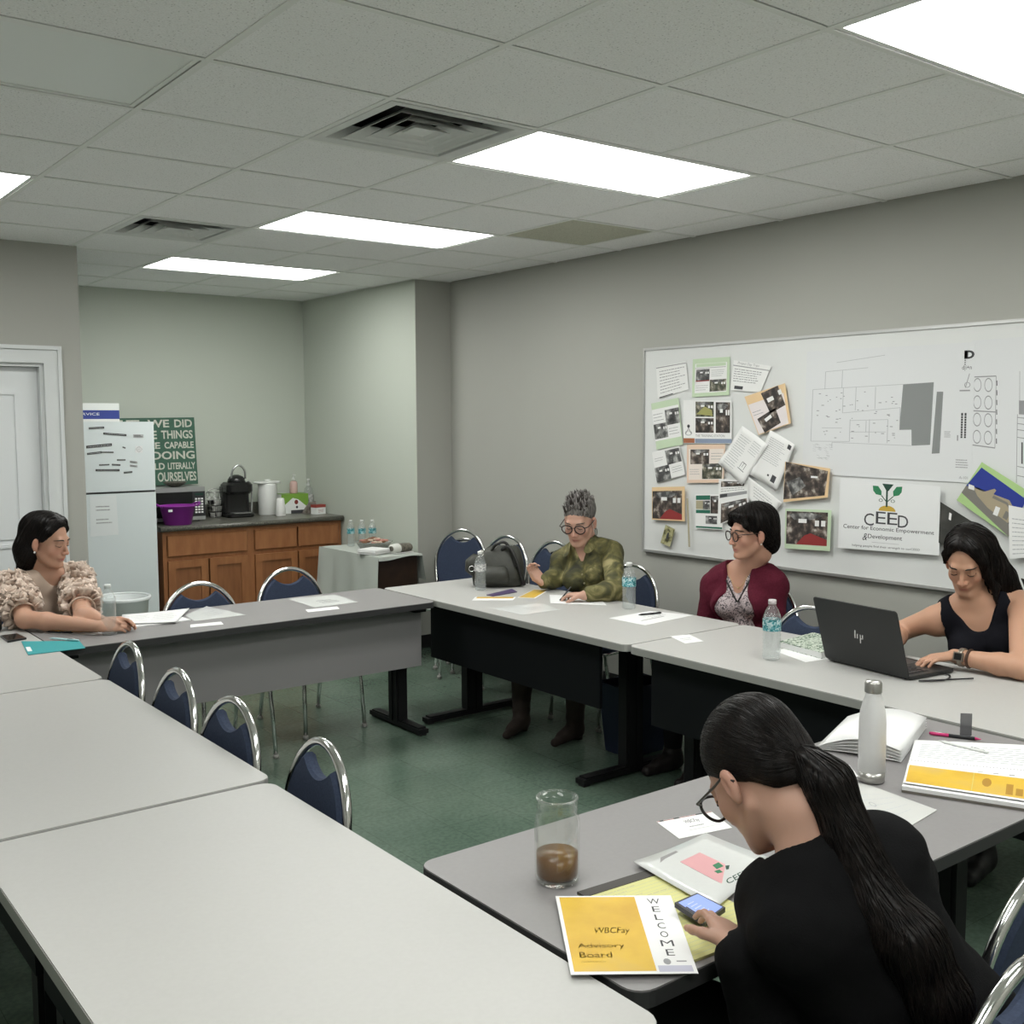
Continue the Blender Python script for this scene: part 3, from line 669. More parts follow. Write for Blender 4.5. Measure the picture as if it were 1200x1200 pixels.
M_clear = clear_mat('clear plastic', (.975, .985, .985), .08, .45, (.8, .82, .82), .10); M_clearP = mat('pink clear plastic', (.75, .48, .45), .1, alpha=.6)
pb = thing('soap_bottle', 'small clear pump bottle of pink soap on the green carton', 'soap bottle', gb+V(.02, -.02, .1662))
MB().lathe([(.03, 0), (.034, .01), (.034, .085), (.028, .1), (.012, .108)], n=16).build('body', M_clearP, pb); MB().lathe([(.013, .108), (.013, .125), (.005, .128), (.005, .15), (.012, .152), (.012, .162)], n=12).build('pump', M_wplast, pb); MB().box((-.004, -.035, .154), (.004, 0, .161)).build('nozzle', M_wplast, pb)
sb = thing('sanitizer_bottle', 'large clear pump bottle with white label beside the green carton', 'sanitizer bottle', V(2.993, 6.56, CZ))
MB().lathe([(.036, 0), (.04, .008), (.04, .17), (.034, .2), (.013, .222)], n=18).build('body', M_clear, sb); MB().lathe([(.0405, .05), (.0405, .15)], n=18, cap=False).build('label_band', mat('sanitizer label', (.72, .72, .70), .5, noise=(.12, .12, .12), nscale=45), sb)
MB().lathe([(.014, .222), (.014, .242), (.005, .245), (.005, .27), (.013, .272), (.013, .285)], n=12).build('pump', M_wplast, sb); MB().tube([(0, 0, .278), (-.02, -.03, .278), (-.026, -.04, .268)], .005, 6).build('nozzle', M_wplast, sb)
rb = V(2.95, 6.30, CZ); t = thing('snack_box', 'small white box with red top beside open packets on the counter end', 'box', rb, .2)
MB().box((-.05, -.035, 0), (.05, .035, .075)).build('box', MATS['carton white'], t); MB().box((-.051, -.036, .055), (.051, .036, .079)).build('red_top', mat('red carton', (.30, .05, .04), .5), t)
s = Sheet([V(-.05, -.0355, .055), V(.05, -.0355, .055), V(.05, -.0355, 0), V(-.05, -.0355, 0)], .0004, MATS['carton white'], 'front_print', parent=t); s.lines(.2, .2, .8, .8, 3, MATS['red carton']); s.done()
t = tag(MB().add([(-.07, -.03, 0), (.06, -.035, 0), (.07, .04, 0), (-.06, .04, 0), (-.02, -.01, .085), (.05, -.005, .1), (.055, .01, .1), (-.01, .015, .085)], [(3, 2, 1, 0), (0, 1, 5, 4), (1, 2, 6, 5), (2, 3, 7, 6), (3, 0, 4, 7), (4, 5, 6, 7)]).build('tea_packet', mat('foil packet', (.3, .27, .24), .35, .4, noise=(.08, .06, .05), nscale=30), None, rb+V(-.02, .11, .0005)), 'creased foil tea packet behind the small red-topped box', 'packet')
# waste bin
M_bin = mat('white bin plastic', (.82, .85, .85), .4)
wb = thing('waste_bin', 'round white plastic waste bin in front of the fridge', 'bin', (1.06, 5.55, 0))
MB().lathe([(.0, .006), (.13, .006), (.175, .49), (.19, .5), (.192, .51), (.18, .515), (.168, .5), (.125, .012), (.0, .012)], n=32, cap=False).lathe([(0, 0), (.13, 0), (.13, .006)], n=32, cap=False).build('bin_body', M_bin, wb)
MB().tube([(.183*math.cos(a), .183*math.sin(a), .512) for a in np.linspace(0, 2*PI, 32, False)], .010, 8, True).build('rim', M_bin, wb)
# cloth-covered stand
Bc = V(2.62, 4.78, 0); ux = V(1., 0, 0); uy = V(0, 1., 0); sw, sl, sh = .36, .84, .735
fr_ = Matrix(((ux[0], uy[0], 0, Bc[0]), (ux[1], uy[1], 0, Bc[1]), (0, 0, 1, 0), (0, 0, 0, 1)))
cs = thing('side_stand', 'dark brown wooden stand half hidden under a pale cloth', 'stand'); cs.matrix_world = fr_
M_brown = mat('dark walnut', (.035, .018, .010), .45, noise=(.02, .011, .007), nscale=12)
MB().box((.012, .012, .06), (sw-.012, sl-.012, sh-.02)).build('body', M_brown, cs); MB().box((0, 0, sh-.02), (sw, sl, sh)).build('top', M_brown, cs); MB().box((.03, .03, 0), (sw-.03, sl-.03, .06)).build('plinth', M_brown, cs)
M_cloth = mat('pale linen cloth', (.47, .50, .46), .85, bump=.3, bscale=350)
cl = MB(); N1, N2 = 30, 14
def drape(fn, n1, n2):
    vs = [fn(i/n1, j/n2) for j in range(n2+1) for i in range(n1+1)]; W_ = n1+1
    cl.add(vs, [(j*W_+i, j*W_+i+1, (j+1)*W_+i+1, (j+1)*W_+i) for j in range(n2) for i in range(n1)], True)
drape(lambda u, v: (-.004+(sw+.008)*u, -.03+(sl+.034)*v, sh+.0035+.002*math.sin(9*u)*math.sin(7*v)), 8, 16)
drape(lambda u, v: (-.005-.03*v*(1+.5*math.sin(u*9))-.012*v*math.sin(u*23), -.03+(sl+.06)*u-.02*v*(1-2*u), sh+.0035-.40*v-.05*v*math.sin(3*u)), N1, N2)
drape(lambda u, v: (sw+.005+.03*v*(1+.4*math.sin(u*8))+.012*v*math.sin(u*21), -.03+(sl+.034)*u, sh+.0035-.20*v), N1, N2)
drape(lambda u, v: (-.006+(sw+.012)*u, -.03-.006*v, sh+.0035-.018*v*(1+.6*math.sin(5*u+1))), 16, 3)
cl.xf(lambda v: np.array(fr_ @ Vector(v))); tag(cl.build('table_cloth', M_cloth), 'pale linen cloth draped over the dark brown stand', 'cloth')
M_label = ramp_mat('bottle label teal', [(.42, (.02, .17, .19)), (.5, (.05, .33, .38)), (.58, (.55, .68, .7))], 60, .4, dist=1.5)
M_labelW = ramp_mat('bottle label white', [(.45, (.25, .26, .27)), (.52, (.62, .62, .61)), (.6, (.72, .72, .71))], 70, .4, (1, 1, 3))
M_water = clear_mat('bottle water', (.965, .98, .98), .02, .2, (.75, .8, .8), .05)
def water_bottle(loc, label, band='teal', k=1., group='clear plastic water bottles', cap=None):
    t = thing('water_bottle', label, 'bottle', loc, rnd.random()*6, group)
    prof = [(.0, .004), (.022, .0), (.030, .004), (.0325, .012)]
    for i in range(6): z = .02+i*.014; prof += [(.0325, z), (.0305, z+.007)]
    prof += [(.0325, .106), (.0325, .150), (.031, .160), (.022, .183), (.0135, .196), (.0125, .205)]
    MB().lathe([(r*k, z*k) for r, z in prof], n=20, cap=False).build('body', M_clear, t)
    MB().lathe([(.029*k, .004*k), (.0295*k, .1*k), (.0295*k, .165*k), (.0, .166*k)], n=16, cap=False).build('water', M_water, t)
    if band: MB().lathe([(.0329*k, .108*k), (.0329*k, .150*k)], n=20, cap=False).build('label_band', M_label if band == 'teal' else M_labelW, t)
    MB().lathe([(.0145*k, .203*k), (.0145*k, .217*k), (.013*k, .219*k)], n=16).build('cap', cap or M_wplast, t)
    return t
def on_stand(a, b): return np.array(fr_ @ Vector((a, b, sh+.0066)))
for k, (a, b) in enumerate(((.17, .68), (.24, .63), (.315, .60))): water_bottle(on_stand(a, b), 'small water bottle with teal label on the cloth-covered stand', 'teal', .93, 'water bottles on the stand')
tr = thing('pastry_tray', 'clear plastic tray heaped with pink and brown cookies', 'tray', on_stand(.21, .40), .3)
MB().lathe([(.0, .003), (.10, .003), (.135, .055), (.145, .06), (.14, .062), (.128, .056), (.096, .006), (0, .006)], n=28, cap=False).lathe([(0, 0), (.1, 0), (.1, .003)], n=28, cap=False).build('tray_body', clear_mat('tray plastic', (.85, .86, .84), .1, .45, (.5, .5, .47), .4), tr)
for k in range(34):
    a, r_ = rnd.random()*6.28, .115*math.sqrt(rnd.random()); z = .045+.03*(1-r_/.12)
    MB().lathe([(.0, 0), (.019, .002), (.022, .009), (.014, .016), (0, .018)], (r_*math.cos(a), r_*math.sin(a), z+.006*rnd.random()), 9, False).build('cookie', [mat('cookie brown', (.19, .085, .045), .8), mat('cookie pink', (.45, .21, .17), .8), mat('cookie cream', (.55, .42, .33), .8)][k % 3], tr)
np_ = thing('napkin_stack', 'flat stack of white paper napkins at the cloth edge', 'napkins', on_stand(.075, .17), .35)
for k in range(5): MB().cbox((.004*math.sin(k*2), .004*math.cos(k*3), .0045+k*.007), (.17, .17, .006)).build('napkin', M_paper, np_)
lo = thing('wrapped_loaf', 'foil-wrapped loaf of seeded bread on the cloth-covered stand', 'loaf', on_stand(.265, .10), .1)
rings = [[(x, s_*.048*math.cos(a), .035+s_*.033*math.sin(a)) for a in np.linspace(0, 2*PI, 14, False)] for x, s_ in ((-.085, .55), (-.075, .9), (-.03, 1.05), (.03, 1.), (.075, .92), (.085, .5))]
n = 14; MB().add([p for r_ in rings for p in r_], [(i*n+k, i*n+(k+1) % n, (i+1)*n+(k+1) % n, (i+1)*n+k) for i in range(5) for k in range(n)]+[tuple(range(n))[::-1], tuple(range(5*n, 6*n))], True).build('bread', mat('seeded crust', (.22, .2, .16), .6, noise=(.05, .045, .035), nscale=55), lo)
MB().add([(x-.004 if x < 0 else x, y*1.06, .035+(z-.035)*1.06) for r_ in rings[:3] for x, y, z in r_], [(i*n+k, i*n+(k+1) % n, (i+1)*n+(k+1) % n, (i+1)*n+k) for i in range(2) for k in range(n)], True).build('wrapper', mat('wrap paper', (.6, .6, .56), .4), lo)
MB().box((-.08, -.045, 0), (.08, .045, .005)).build('base_card', M_paper, lo)
# ================================================================= whiteboard and everything pinned to it
BX = XR-.022
wbo = thing('whiteboard', 'large framed whiteboard covered with flyers and plans', 'whiteboard', (XR, 1.595, 1.522))
MB().box((-.020, -1.21, -.6), (-.001, 1.21, .6)).build('board_surface', mat('whiteboard enamel', (.70, .71, .70), .3), wbo)
M_alu = mat('satin aluminium', (.55, .55, .54), .35, .7)
for a, b in (((-.028, -1.22, .595), (-.001, 1.22, .61)), ((-.028, -1.22, -.61), (-.001, 1.22, -.595)), ((-.028, -1.22, -.595), (-.001, -1.208, .595)), ((-.028, 1.208, -.595), (-.001, 1.22, .595))): MB().box(a, b).build('frame_rail', M_alu, wbo)
M_pgreen = mat('pale green paper', (.54, .66, .47), .7); M_porange = mat('pale orange paper', (.76, .55, .32), .7); M_ppeach = mat('peach paper', (.75, .56, .43), .7)
M_ph = [ramp_mat('photo dark room', [(.3, (.012, .010, .010)), (.48, (.05, .04, .036)), (.58, (.14, .11, .09)), (.72, (.55, .5, .45))], 26, .45, detail=8),
        ramp_mat('photo grey room', [(.3, (.02, .02, .022)), (.48, (.09, .09, .09)), (.6, (.3, .3, .29)), (.72, (.6, .6, .58))], 22, .45, detail=6),
        ramp_mat('photo workshop', [(.32, (.02, .025, .018)), (.47, (.07, .075, .05)), (.6, (.24, .22, .17)), (.74, (.6, .58, .5))], 40, .45, detail=9)]
M_red = mat('red carpet print', (.28, .035, .035), .5); M_sky = mat('blue sky print', (.025, .045, .28), .45); M_tan = mat('tan facade print', (.38, .32, .22), .5); M_road = mat('road print', (.20, .19, .17), .5)
_depth = [0]
def board_sheet(q, m, label, name='pinned_flyer', cat='flyer', group=None, level=None, curl=0.):
    _depth[0] += 1; off = .0005 + .0011*(_depth[0] if level is None else level)
    return Sheet([px_(x, y, BX-off) for x, y in q], .0006, m, name, label, cat, group, None, curl)
def photo_room(s, u0, v0, u1, v1, k, red=False, lift=1):
    s.rect(u0, v0, u1, v1, M_ph[k], lift)
    f = lambda a, b: (u0+(u1-u0)*a, v0+(v1-v0)*b)
    s.poly([f(.05, .08), f(.55, .02), f(.9, .1), f(.6, .24), f(.2, .26)], M_ph[1], lift+1)
    s.rect(*f(.3, .22), *f(.5, .34), M_paper, lift+2); s.rect(*f(.7, .25), *f(.8, .42), M_paper, lift+2); s.rect(*f(.85, .25), *f(.95, .42), M_paper, lift+2)
    if red: s.poly([f(.45, .72), f(.6, .64), f(1, .82), f(1, 1), f(.25, 1)], M_red, lift+2)
# large drawing sheets first (they lie against the board)
s = board_sheet([(1139, 399), (1222, 393), (1222, 580), (1137, 566)], mat('drawing paper', (.69, .70, .71), .7), 'plan sheet with circles and a title block at the board edge', 'plan_drawing', 'drawing')
for r_ in range(4):
    for c_ in range(2): s.ring(.09+c_*.16, .31+r_*.12, .055, .045, .008, M_grey, 14)
for a in ((.02, .255, .36, .25), (.36, .25, .35, .735), (.02, .73, .35, .735), (.02, .49, .36, .492)): s.line(*a, .008, M_grey)
for k in range(7): s.line(.37, .28+k*.065, .372, .315+k*.065, .012, M_ink)
s.line(.69, .22, .69, .46, .006, M_grey); s.rect(.68, .41, .8, .5, M_grey)
for v_ in (.52, .56, .60, .65, .84, .9): s.line(.66, v_, .8, v_+.005, .005, M_grey)
s.line(.66, .5, .65, .95, .008, M_grey); s.line(.8, .5, .79, .95, .006, M_grey)
s.rect(.715, .68, .735, .82, M_ink)
s.done()
s = board_sheet([(946, 412), (1143, 401), (1138.5, 566), (940, 555)], MATS['drawing paper'], 'large floor plan drawing with a grey hatched wing', 'plan_drawing', 'drawing')
hat = mat('plan grey hatch', (.24, .25, .25), .7)
s.poly([(.612, .285), (.785, .275), (.775, .735), (.672, .745), (.668, .625), (.598, .628)], hat); s.poly([(.803, .345), (.838, .345), (.828, .795), (.785, .80)], hat)
M_thin = mat('thin plan line', (.42, .43, .44), .7)
for a in ((.05, .31, .612, .285), (.05, .31, .05, .73), (.05, .73, .30, .725), (.30, .725, .30, .55), (.13, .17, .13, .31), (.13, .17, .40, .15), (.24, .165, .24, .3), (.25, .3, .25, .5), (.33, .3, .33, .48), (.25, .5, .6, .46), (.45, .3, .45, .47), (.30, .56, .53, .55), (.53, .55, .53, .73), (.42, .55, .42, .73), (.19, .735, .67, .745), (.19, .735, .19, .78), (.40, .56, .40, .65), (.30, .65, .52, .645), (.12, .62, .25, .62), (.6, .46, .6, .63), (.2, .1, .5, .06)): s.line(*a, .0035, M_thin)
for k in range(60):
    u_, v_ = .08+.5*rnd.random(), .33+.38*rnd.random(); s.rect(u_, v_, u_+.006+.012*rnd.random(), v_+.006, M_grey)
for k in range(40):
    u_, v_ = .06+.12*rnd.random(), .75+.12*rnd.random(); s.line(u_, v_, u_+.02, v_+.01*rnd.random(), .002, M_thin)
s.text('D', .945, .055, .998, .115, M_ink, bold=.04); s.rect(.945, .06, .965, .11, M_ink); s.text('d|i+n', .935, .16, .985, .2, M_ink)
for k in range(3): s.disc(.95, .125+k*.014, .004, .004, M_ink)
s.rect(.925, .335, .98, .345, M_grey); s.line(.975, .22, .955, .32, .004, M_grey); s.ring(.965, .3, .014, .018, .004, M_grey)
for u_ in (.937, .955): s.rect(u_, .50, u_+.010, .68, M_ink); 
for k in range(9): s.rect(.935, .52+k*.018, .972, .523+k*.018, MATS['drawing paper'], 2)
s.rect(.918, .66, .925, .7, M_grey); s.lines(.915, .83, .985, .9, 4, M_grey, .4); s.text('A-101', .935, .955, .98, .975, M_grey); s.lines(.85, .63, .89, .68, 4, M_grey, .4)
s.line(.09, .955, .2, .955, .003, M_grey)
s.done()
s = board_sheet([(769, 430), (804, 424), (807, 456), (771, 467.5)], M_paper, 'typed white sheet tilted in the upper board corner', 'pinned_sheet', 'paper')
s.line(0, .04, 1, .04, .03, M_grey); s.lines(.1, .12, .95, .9, 8, M_grey, .25); s.line(.05, .98, .5, .98, .03, M_ink); s.done()
s = board_sheet([(812, 421), (855.5, 418), (854.5, 463), (811, 465.5)], M_pgreen, 'green-bordered flyer with two photos along the board top'); s.rect(.07, .13, .93, .9, M_paper); s.rect(.1, .14, .9, .22, M_pgreen, 2); s.line(.07, .25, .9, .25, .012, M_grey, 2)
photo_room(s, .1, .28, .47, .58, 1, lift=2); photo_room(s, .48, .57, .92, .88, 2, lift=2); s.rect(.1, .57, .47, .6, M_red, 4); s.lines(.52, .3, .9, .5, 4, M_grey, .2, lift=2); s.lines(.1, .68, .45, .85, 3, M_grey, .2, lift=2); s.done()
s = board_sheet([(860, 422), (904, 429), (891, 460), (856, 457)], M_paper, 'typed white sheet beside the green-bordered flyer', 'pinned_sheet', 'paper')
s.text('Project Day Trips', .12, .02, .7, .13, M_grey, .2); s.line(0, .17, 1, .17, .03, M_grey); s.lines(.05, .24, .95, .72, 6, M_ink, .2); s.rect(.12, .84, .4, .95, M_ink); s.done()
s = board_sheet([(763, 473), (795, 466), (800.5, 521), (769.5, 527)], M_pgreen, 'pale green flyer with two grey photos at the board side'); s.rect(0, .14, .97, .82, M_paper); photo_room(s, .47, .2, .98, .53, 1, lift=2); photo_room(s, .0, .46, .5, .78, 1, lift=2); s.lines(.03, .22, .42, .42, 3, M_grey, .2, lift=2); s.lines(.55, .58, .93, .76, 3, M_grey, .2, lift=2); s.done()
s = board_sheet([(801, 469), (857.5, 469.5), (857.5, 520), (801, 519.5)], M_paper, 'white flyer with three photos above rust and blue bars'); photo_room(s, .26, .03, .64, .38, 2); s.poly([(.28, .32), (.45, .14), (.6, .22), (.62, .36)], mat('yellow floor print', (.35, .34, .12), .5), 4); photo_room(s, .26, .41, .64, .75, 0); photo_room(s, .68, .04, .97, .75, 0)
s.text('THE TRAINING STATION', .26, .79, .86, .85, M_grey); s.rect(0, .88, .24, .99, mat('rust bar', (.36, .13, .06), .6)); s.rect(.25, .89, 1, .99, mat('slate blue bar', (.24, .29, .40), .6)); s.disc(.11, .6, .03, .04, M_ink); s.line(.05, .78, .11, .64, .015, M_grey); s.line(.17, .78, .11, .64, .015, M_grey); s.ring(.11, .76, .07, .05, .012, M_grey); s.done()
s = board_sheet([(764, 530), (796, 522.5), (803, 556), (770, 566)], M_paper, 'white flyer with two small tilted grey photos'); photo_room(s, .47, .05, .98, .53, 1); photo_room(s, .0, .52, .52, 1., 1); s.lines(.05, .2, .4, .35, 2, M_grey, .2); s.lines(.6, .62, .95, .85, 3, M_grey, .2); s.done()
s = board_sheet([(805, 521), (850, 520.5), (848, 565.5), (805, 566)], M_ppeach, 'peach flyer with two photos below the three-photo flyer'); s.rect(.05, .12, .97, .92, mat('peach white', (.78, .70, .64), .7)); photo_room(s, .1, .13, .6, .51, 0, lift=2); photo_room(s, .42, .5, .95, .9, 2, lift=2); s.lines(.65, .2, .95, .42, 3, M_grey, .2, lift=2); s.lines(.08, .62, .38, .8, 3, M_grey, .2, lift=2); s.done()
s = board_sheet([(815, 579.5), (847, 579), (847, 621), (815, 619)], M_paper, 'white sheet with dark green blocks and small photos'); dg = mat('dark green print', (.02, .14, .09), .6)
s.rect(.02, .03, .55, .16, dg); s.rect(.02, .45, .55, .55, dg); s.rect(.02, .18, .28, .43, mat('sand print', (.4, .36, .24), .6)); photo_room(s, .28, .18, .54, .44, 1); photo_room(s, .56, .05, .98, .55, 0); photo_room(s, .38, .62, .8, .85, 1); s.rect(.02, .93, .98, .98, dg); s.done()
s = board_sheet([(842.5, 561), (877.5, 562.5), (877, 600), (841, 616)], M_paper, 'white sheet with dark banner strips behind the cardigan person', 'pinned_sheet', 'paper'); photo_room(s, .08, .05, .85, .18, 0); s.rect(.05, .33, .95, .42, M_grey); s.rect(.05, .34, .3, .41, M_ink, 2); photo_room(s, .1, .55, .95, .98, 0); s.lines(.08, .2, .9, .3, 2, M_grey, .3); s.done()
s = board_sheet([(876, 557.5), (917, 589), (905, 606), (877.5, 585)], M_paper, 'lowest of three overlapping tilted typed pages', 'pinned_sheet', 'paper', curl=.003); s.lines(.2, .2, .9, .75, 4, M_grey, .2); s.done()
s = board_sheet([(904, 504), (932.5, 521), (911, 575.5), (880, 556)], M_paper, 'tilted typed page with two dark stamps among overlapping pages', 'pinned_sheet', 'paper', curl=.006); s.lines(.1, .1, .8, .6, 12, M_thin, .25); s.rect(.78, .06, .92, .15, M_ink); s.rect(.66, .76, .82, .9, M_ink); s.rect(.5, .8, .56, .84, M_ink); s.done()
s = board_sheet([(871, 499), (901, 521), (871, 569), (842.5, 542.5)], M_paper, 'tilted typed page with an outlined sketch among overlapping pages', 'pinned_sheet', 'paper', curl=.006); s.lines(.1, .15, .5, .9, 14, M_thin, .25); s.lines(.55, .1, .9, .4, 6, M_thin, .25)
for a in ((.6, .62, .75, .62), (.75, .62, .75, .75), (.6, .62, .6, .75), (.67, .62, .67, .72), (.56, .78, .8, .78)): s.line(*a, .012, M_ink)
s.done()
s = board_sheet([(872.5, 465), (920, 449), (927, 496), (889, 510)], M_porange, 'orange flyer with two tilted dark room photos'); s.rect(.02, .22, .93, .98, mat('pinkish white', (.76, .70, .70), .7)); s.poly([(.40, .05), (.83, .0), (.93, .52), (.5, .6)], M_ph[0], 2); s.poly([(.12, .62), (.66, .5), (.72, .9), (.2, 1.0)], M_ph[0], 2)
s.poly([(.5, .22), (.66, .2), (.68, .3), (.52, .33)], M_paper, 3); s.poly([(.8, .12), (.88, .1), (.9, .22), (.82, .24)], M_paper, 3); s.poly([(.3, .68), (.5, .62), (.52, .7), (.33, .76)], M_paper, 3); s.lines(.06, .4, .35, .55, 2, M_grey, .2, lift=2); s.done()
s = board_sheet([(764, 571), (802.5, 570), (802.5, 611), (764, 609)], M_porange, 'orange-edged photo of a dark room with red carpet'); photo_room(s, .02, .12, .92, .96, 0, True); s.done()
s = board_sheet([(780, 615), (791, 620), (785, 641), (774, 636)], ramp_mat('olive card', [(.4, (.05, .05, .02)), (.5, (.38, .36, .18)), (.6, (.5, .48, .3))], 30, .6), 'small tilted olive card in the lower board corner', 'pinned_card', 'card'); s.disc(.5, .5, .12, .2, M_ink); s.done()
s = board_sheet([(804.5, 584), (806.5, 584), (808.8, 641), (806.8, 641)], mat('beige strip', (.42, .38, .27), .6), 'narrow beige paper strip hanging down the board', 'paper_strip', 'strip'); s.done()
s = board_sheet([(920, 541), (973, 549), (970, 583), (918, 588.5)], M_porange, 'dark workshop photo with orange corner below the floor plan'); s.poly([(.02, .0), (.96, .1), (.93, .92), (.0, .93)], M_ph[0]); s.poly([(.05, .5), (.35, .35), (.5, .6), (.2, .85)], M_ph[1], 2); s.poly([(.6, .3), (.75, .3), (.75, .36), (.6, .36)], M_paper, 3); s.done()
s = board_sheet([(920.5, 596), (974.5, 598), (972.5, 646), (919.5, 642.5)], M_pgreen, 'green-edged photo of a dark room with red carpet'); photo_room(s, .03, .06, .93, .88, 0, True); s.done()
# the CEED poster
s = board_sheet([(985, 560), (1102, 570), (1100.7, 651), (982, 642)], mat('poster paper', (.76, .77, .77), .7), 'white poster with green leaf logo and arched black capitals', 'pinned_poster', 'poster')
M_leaf = mat('leaf green', (.03, .20, .09), .6); M_leafd = mat('leaf dark', (.015, .06, .04), .6); M_gold = mat('gold print', (.55, .36, .05), .6)
s.disc(.495, .42, .085, .08, M_gold, 12, 1, PI, 2*PI); s.line(.49, .1, .49, .36, .018, M_leafd, 2); s.poly([(.44, .03), (.555, .03), (.505, .13), (.485, .13)], M_leafd, 2)
s.poly([(.345, .07), (.40, .07), (.435, .14), (.435, .20), (.38, .19), (.35, .14)], M_leaf, 2); s.poly([(.64, .05), (.585, .06), (.55, .13), (.555, .20), (.61, .18), (.635, .13)], M_leaf, 2)
s.line(.435, .2, .49, .29, .01, M_leafd, 2); s.line(.555, .2, .49, .29, .01, M_leafd, 2); s.ring(.43, .27, .018, .02, .006, M_leafd, 10, 2); s.ring(.55, .27, .018, .02, .006, M_leafd, 10, 2)
for ch, u_, v_ in (('C', .265, .47), ('E', .385, .435), ('E', .50, .435), ('D', .605, .465)): s.text(ch, u_, v_, u_+.1, v_+.175, M_ink)
s.text('Center for Economic Empowerment', .05, .65, .95, .725, M_ink, bold=.006); s.text('Development', .31, .765, .65, .845, M_ink, bold=.006); s.text('&', .255, .76, .305, .86, M_ink, .3); s.line(.35, .88, .62, .885, .004, M_grey); s.text('helping people find their strength to sucCEED', .15, .925, .82, .965, M_ink)
s.done()
s = board_sheet([(1102, 588), (1150, 618), (1135, 652), (1100, 636)], ramp_mat('dark night photo', [(.3, (.01, .01, .01)), (.6, (.05, .05, .045)), (.8, (.09, .09, .08))], 12, .4), 'dark photo partly hidden behind the person at the laptop', 'pinned_photo', 'photo'); s.rect(.24, .12, .30, .3, M_paper); s.done()
s = board_sheet([(1150.6, 541.5), (1207, 577), (1182, 629), (1121, 586)], mat('lime paper', (.40, .58, .25), .7), 'green-edged photo of a tan building under blue sky', 'pinned_photo', 'photo')
s.poly([(.05, .10), (1, .16), (1, .6), (.62, .42), (.35, .48), (.0, .62)], M_sky); s.poly([(0, .62), (.2, .5), (.35, .48), (.62, .42), (1, .6), (1, 1), (.0, .8)], M_road)
s.poly([(.12, .55), (.30, .52), (.44, .33), (.48, .34), (.47, .44), (.75, .36), (1, .54), (1, .78), (.5, .75), (.25, .66)], M_tan, 2); s.poly([(.48, .46), (.74, .42), (.98, .6), (.98, .64), (.74, .47), (.48, .52)], M_road, 3)
s.poly([(.02, .55), (.12, .52), (.16, .6), (.06, .64)], M_paper, 3); s.poly([(.60, .62), (.68, .6), (.7, .78), (.62, .8)], M_paper, 3); s.rect(.78, .58, .86, .74, M_road, 3); s.rect(.9, .66, .96, .78, M_ink, 3); s.done()
s = board_sheet([(1182, 592), (1222, 600), (1222, 652), (1183, 655)], M_paper, 'typed notice sheet below the building photo', 'pinned_sheet', 'paper'); s.lines(.1, .2, .9, .95, 9, M_thin, .2); s.done()
# ================================================================= things on the tables
def flat(q, m, label, name='paper_sheet', cat='paper', dz=.0006, thick=.0005, group=None, curl=0., z=TZ):
    return Sheet([pz(x, y, z+dz) for x, y in q], thick, m, name, label, cat, group, None, curl)
M_paper2 = mat('bright paper', (.78, .78, .78), .7); M_yel = ramp_mat('golden flyer print', [(.35, (.56, .33, .02)), (.5, (.66, .42, .03)), (.65, (.60, .40, .09))], 5, .5)
M_tint = mat('clear folder film', (.74, .75, .74), .15); M_pen = mat('pen black', (.015, .015, .018), .35); M_teal = mat('teal card', (.03, .30, .32), .6)
def pen(a, b, m, label, tipm=None, z=TZ, r=.0048, clip=True):
    A = pz(*a, z+r); B = pz(*b, z+r); L = np.linalg.norm(B-A); d = (B-A)/L
    t = thing('pen', label, 'pen', A-V(0, 0, r)); R_ = lambda k: d*k*L + V(0, 0, r)
    MB().tube([R_(.12), R_(.62)], r, 8).build('barrel', m, t); MB().tube([R_(.62), R_(.94), R_(1.)], [r*1.02, r, r*.7], 8).build('cap', tipm or m, t); MB().tube([R_(0), R_(.05), R_(.12)], [r*.2, r*.5, r*.95], 8).build('tip', tipm or m, t)
    if clip: MB().tube([R_(.66)+V(0, 0, r), R_(.95)+V(0, 0, r)], r*.3, 5).build('clip', MATS['bright silver trim'], t)
    return t
def flyer(s, right=True):
    s.rect(.03, .03, .62, .97, M_yel); return s
# --- grey table with the ruffled-blouse person
s = flat([(49, 742.3), (57, 739), (119, 737.5), (120, 744.5)], M_paper2, 'yellow and white flyer under the forearm of the ruffled blouse person', 'welcome_flyer', 'flyer'); s.rect(.5, .05, .98, .92, M_yel); s.done()
pen((54, 740.3), (85, 741.2), M_pen, 'black pen on the flyer by the ruffled blouse person', z=TZ+.0016)
s = flat([(25, 752), (93, 751.5), (100, 759.8), (33, 767.8)], M_teal, 'teal card folder lying across two tables', 'card_folder', 'folder', .0012, .002); s.rect(.02, .45, .1, .78, M_paper2); s.done()
pen((57.5, 747.8), (92.5, 750.4), mat('pale blue pen', (.45, .66, .68), .4), 'pale blue pen beside the teal folder', z=TZ+.0038)
c = [pz(*q, TZ+.0095) for q in ((0, 744.5), (20, 741.8), (31, 747), (9, 751))]
t = Sheet([p-V(0, 0, .0088) for p in c], .0085, mat('phone black', (.015, .015, .017), .3), 'mobile_phone', 'black mobile phone lying face up near the teal folder', 'phone'); t.rect(.06, .05, .94, .95, mat('dark glass', (.01, .012, .013), .08)); t.done()
s = flat([(143, 733), (206, 722), (224, 727.5), (141, 738)], M_paper2, 'thick stack of white printed sheets in front of the ruffled blouse person', 'paper_stack', 'paper', .0006, .006); s.done()
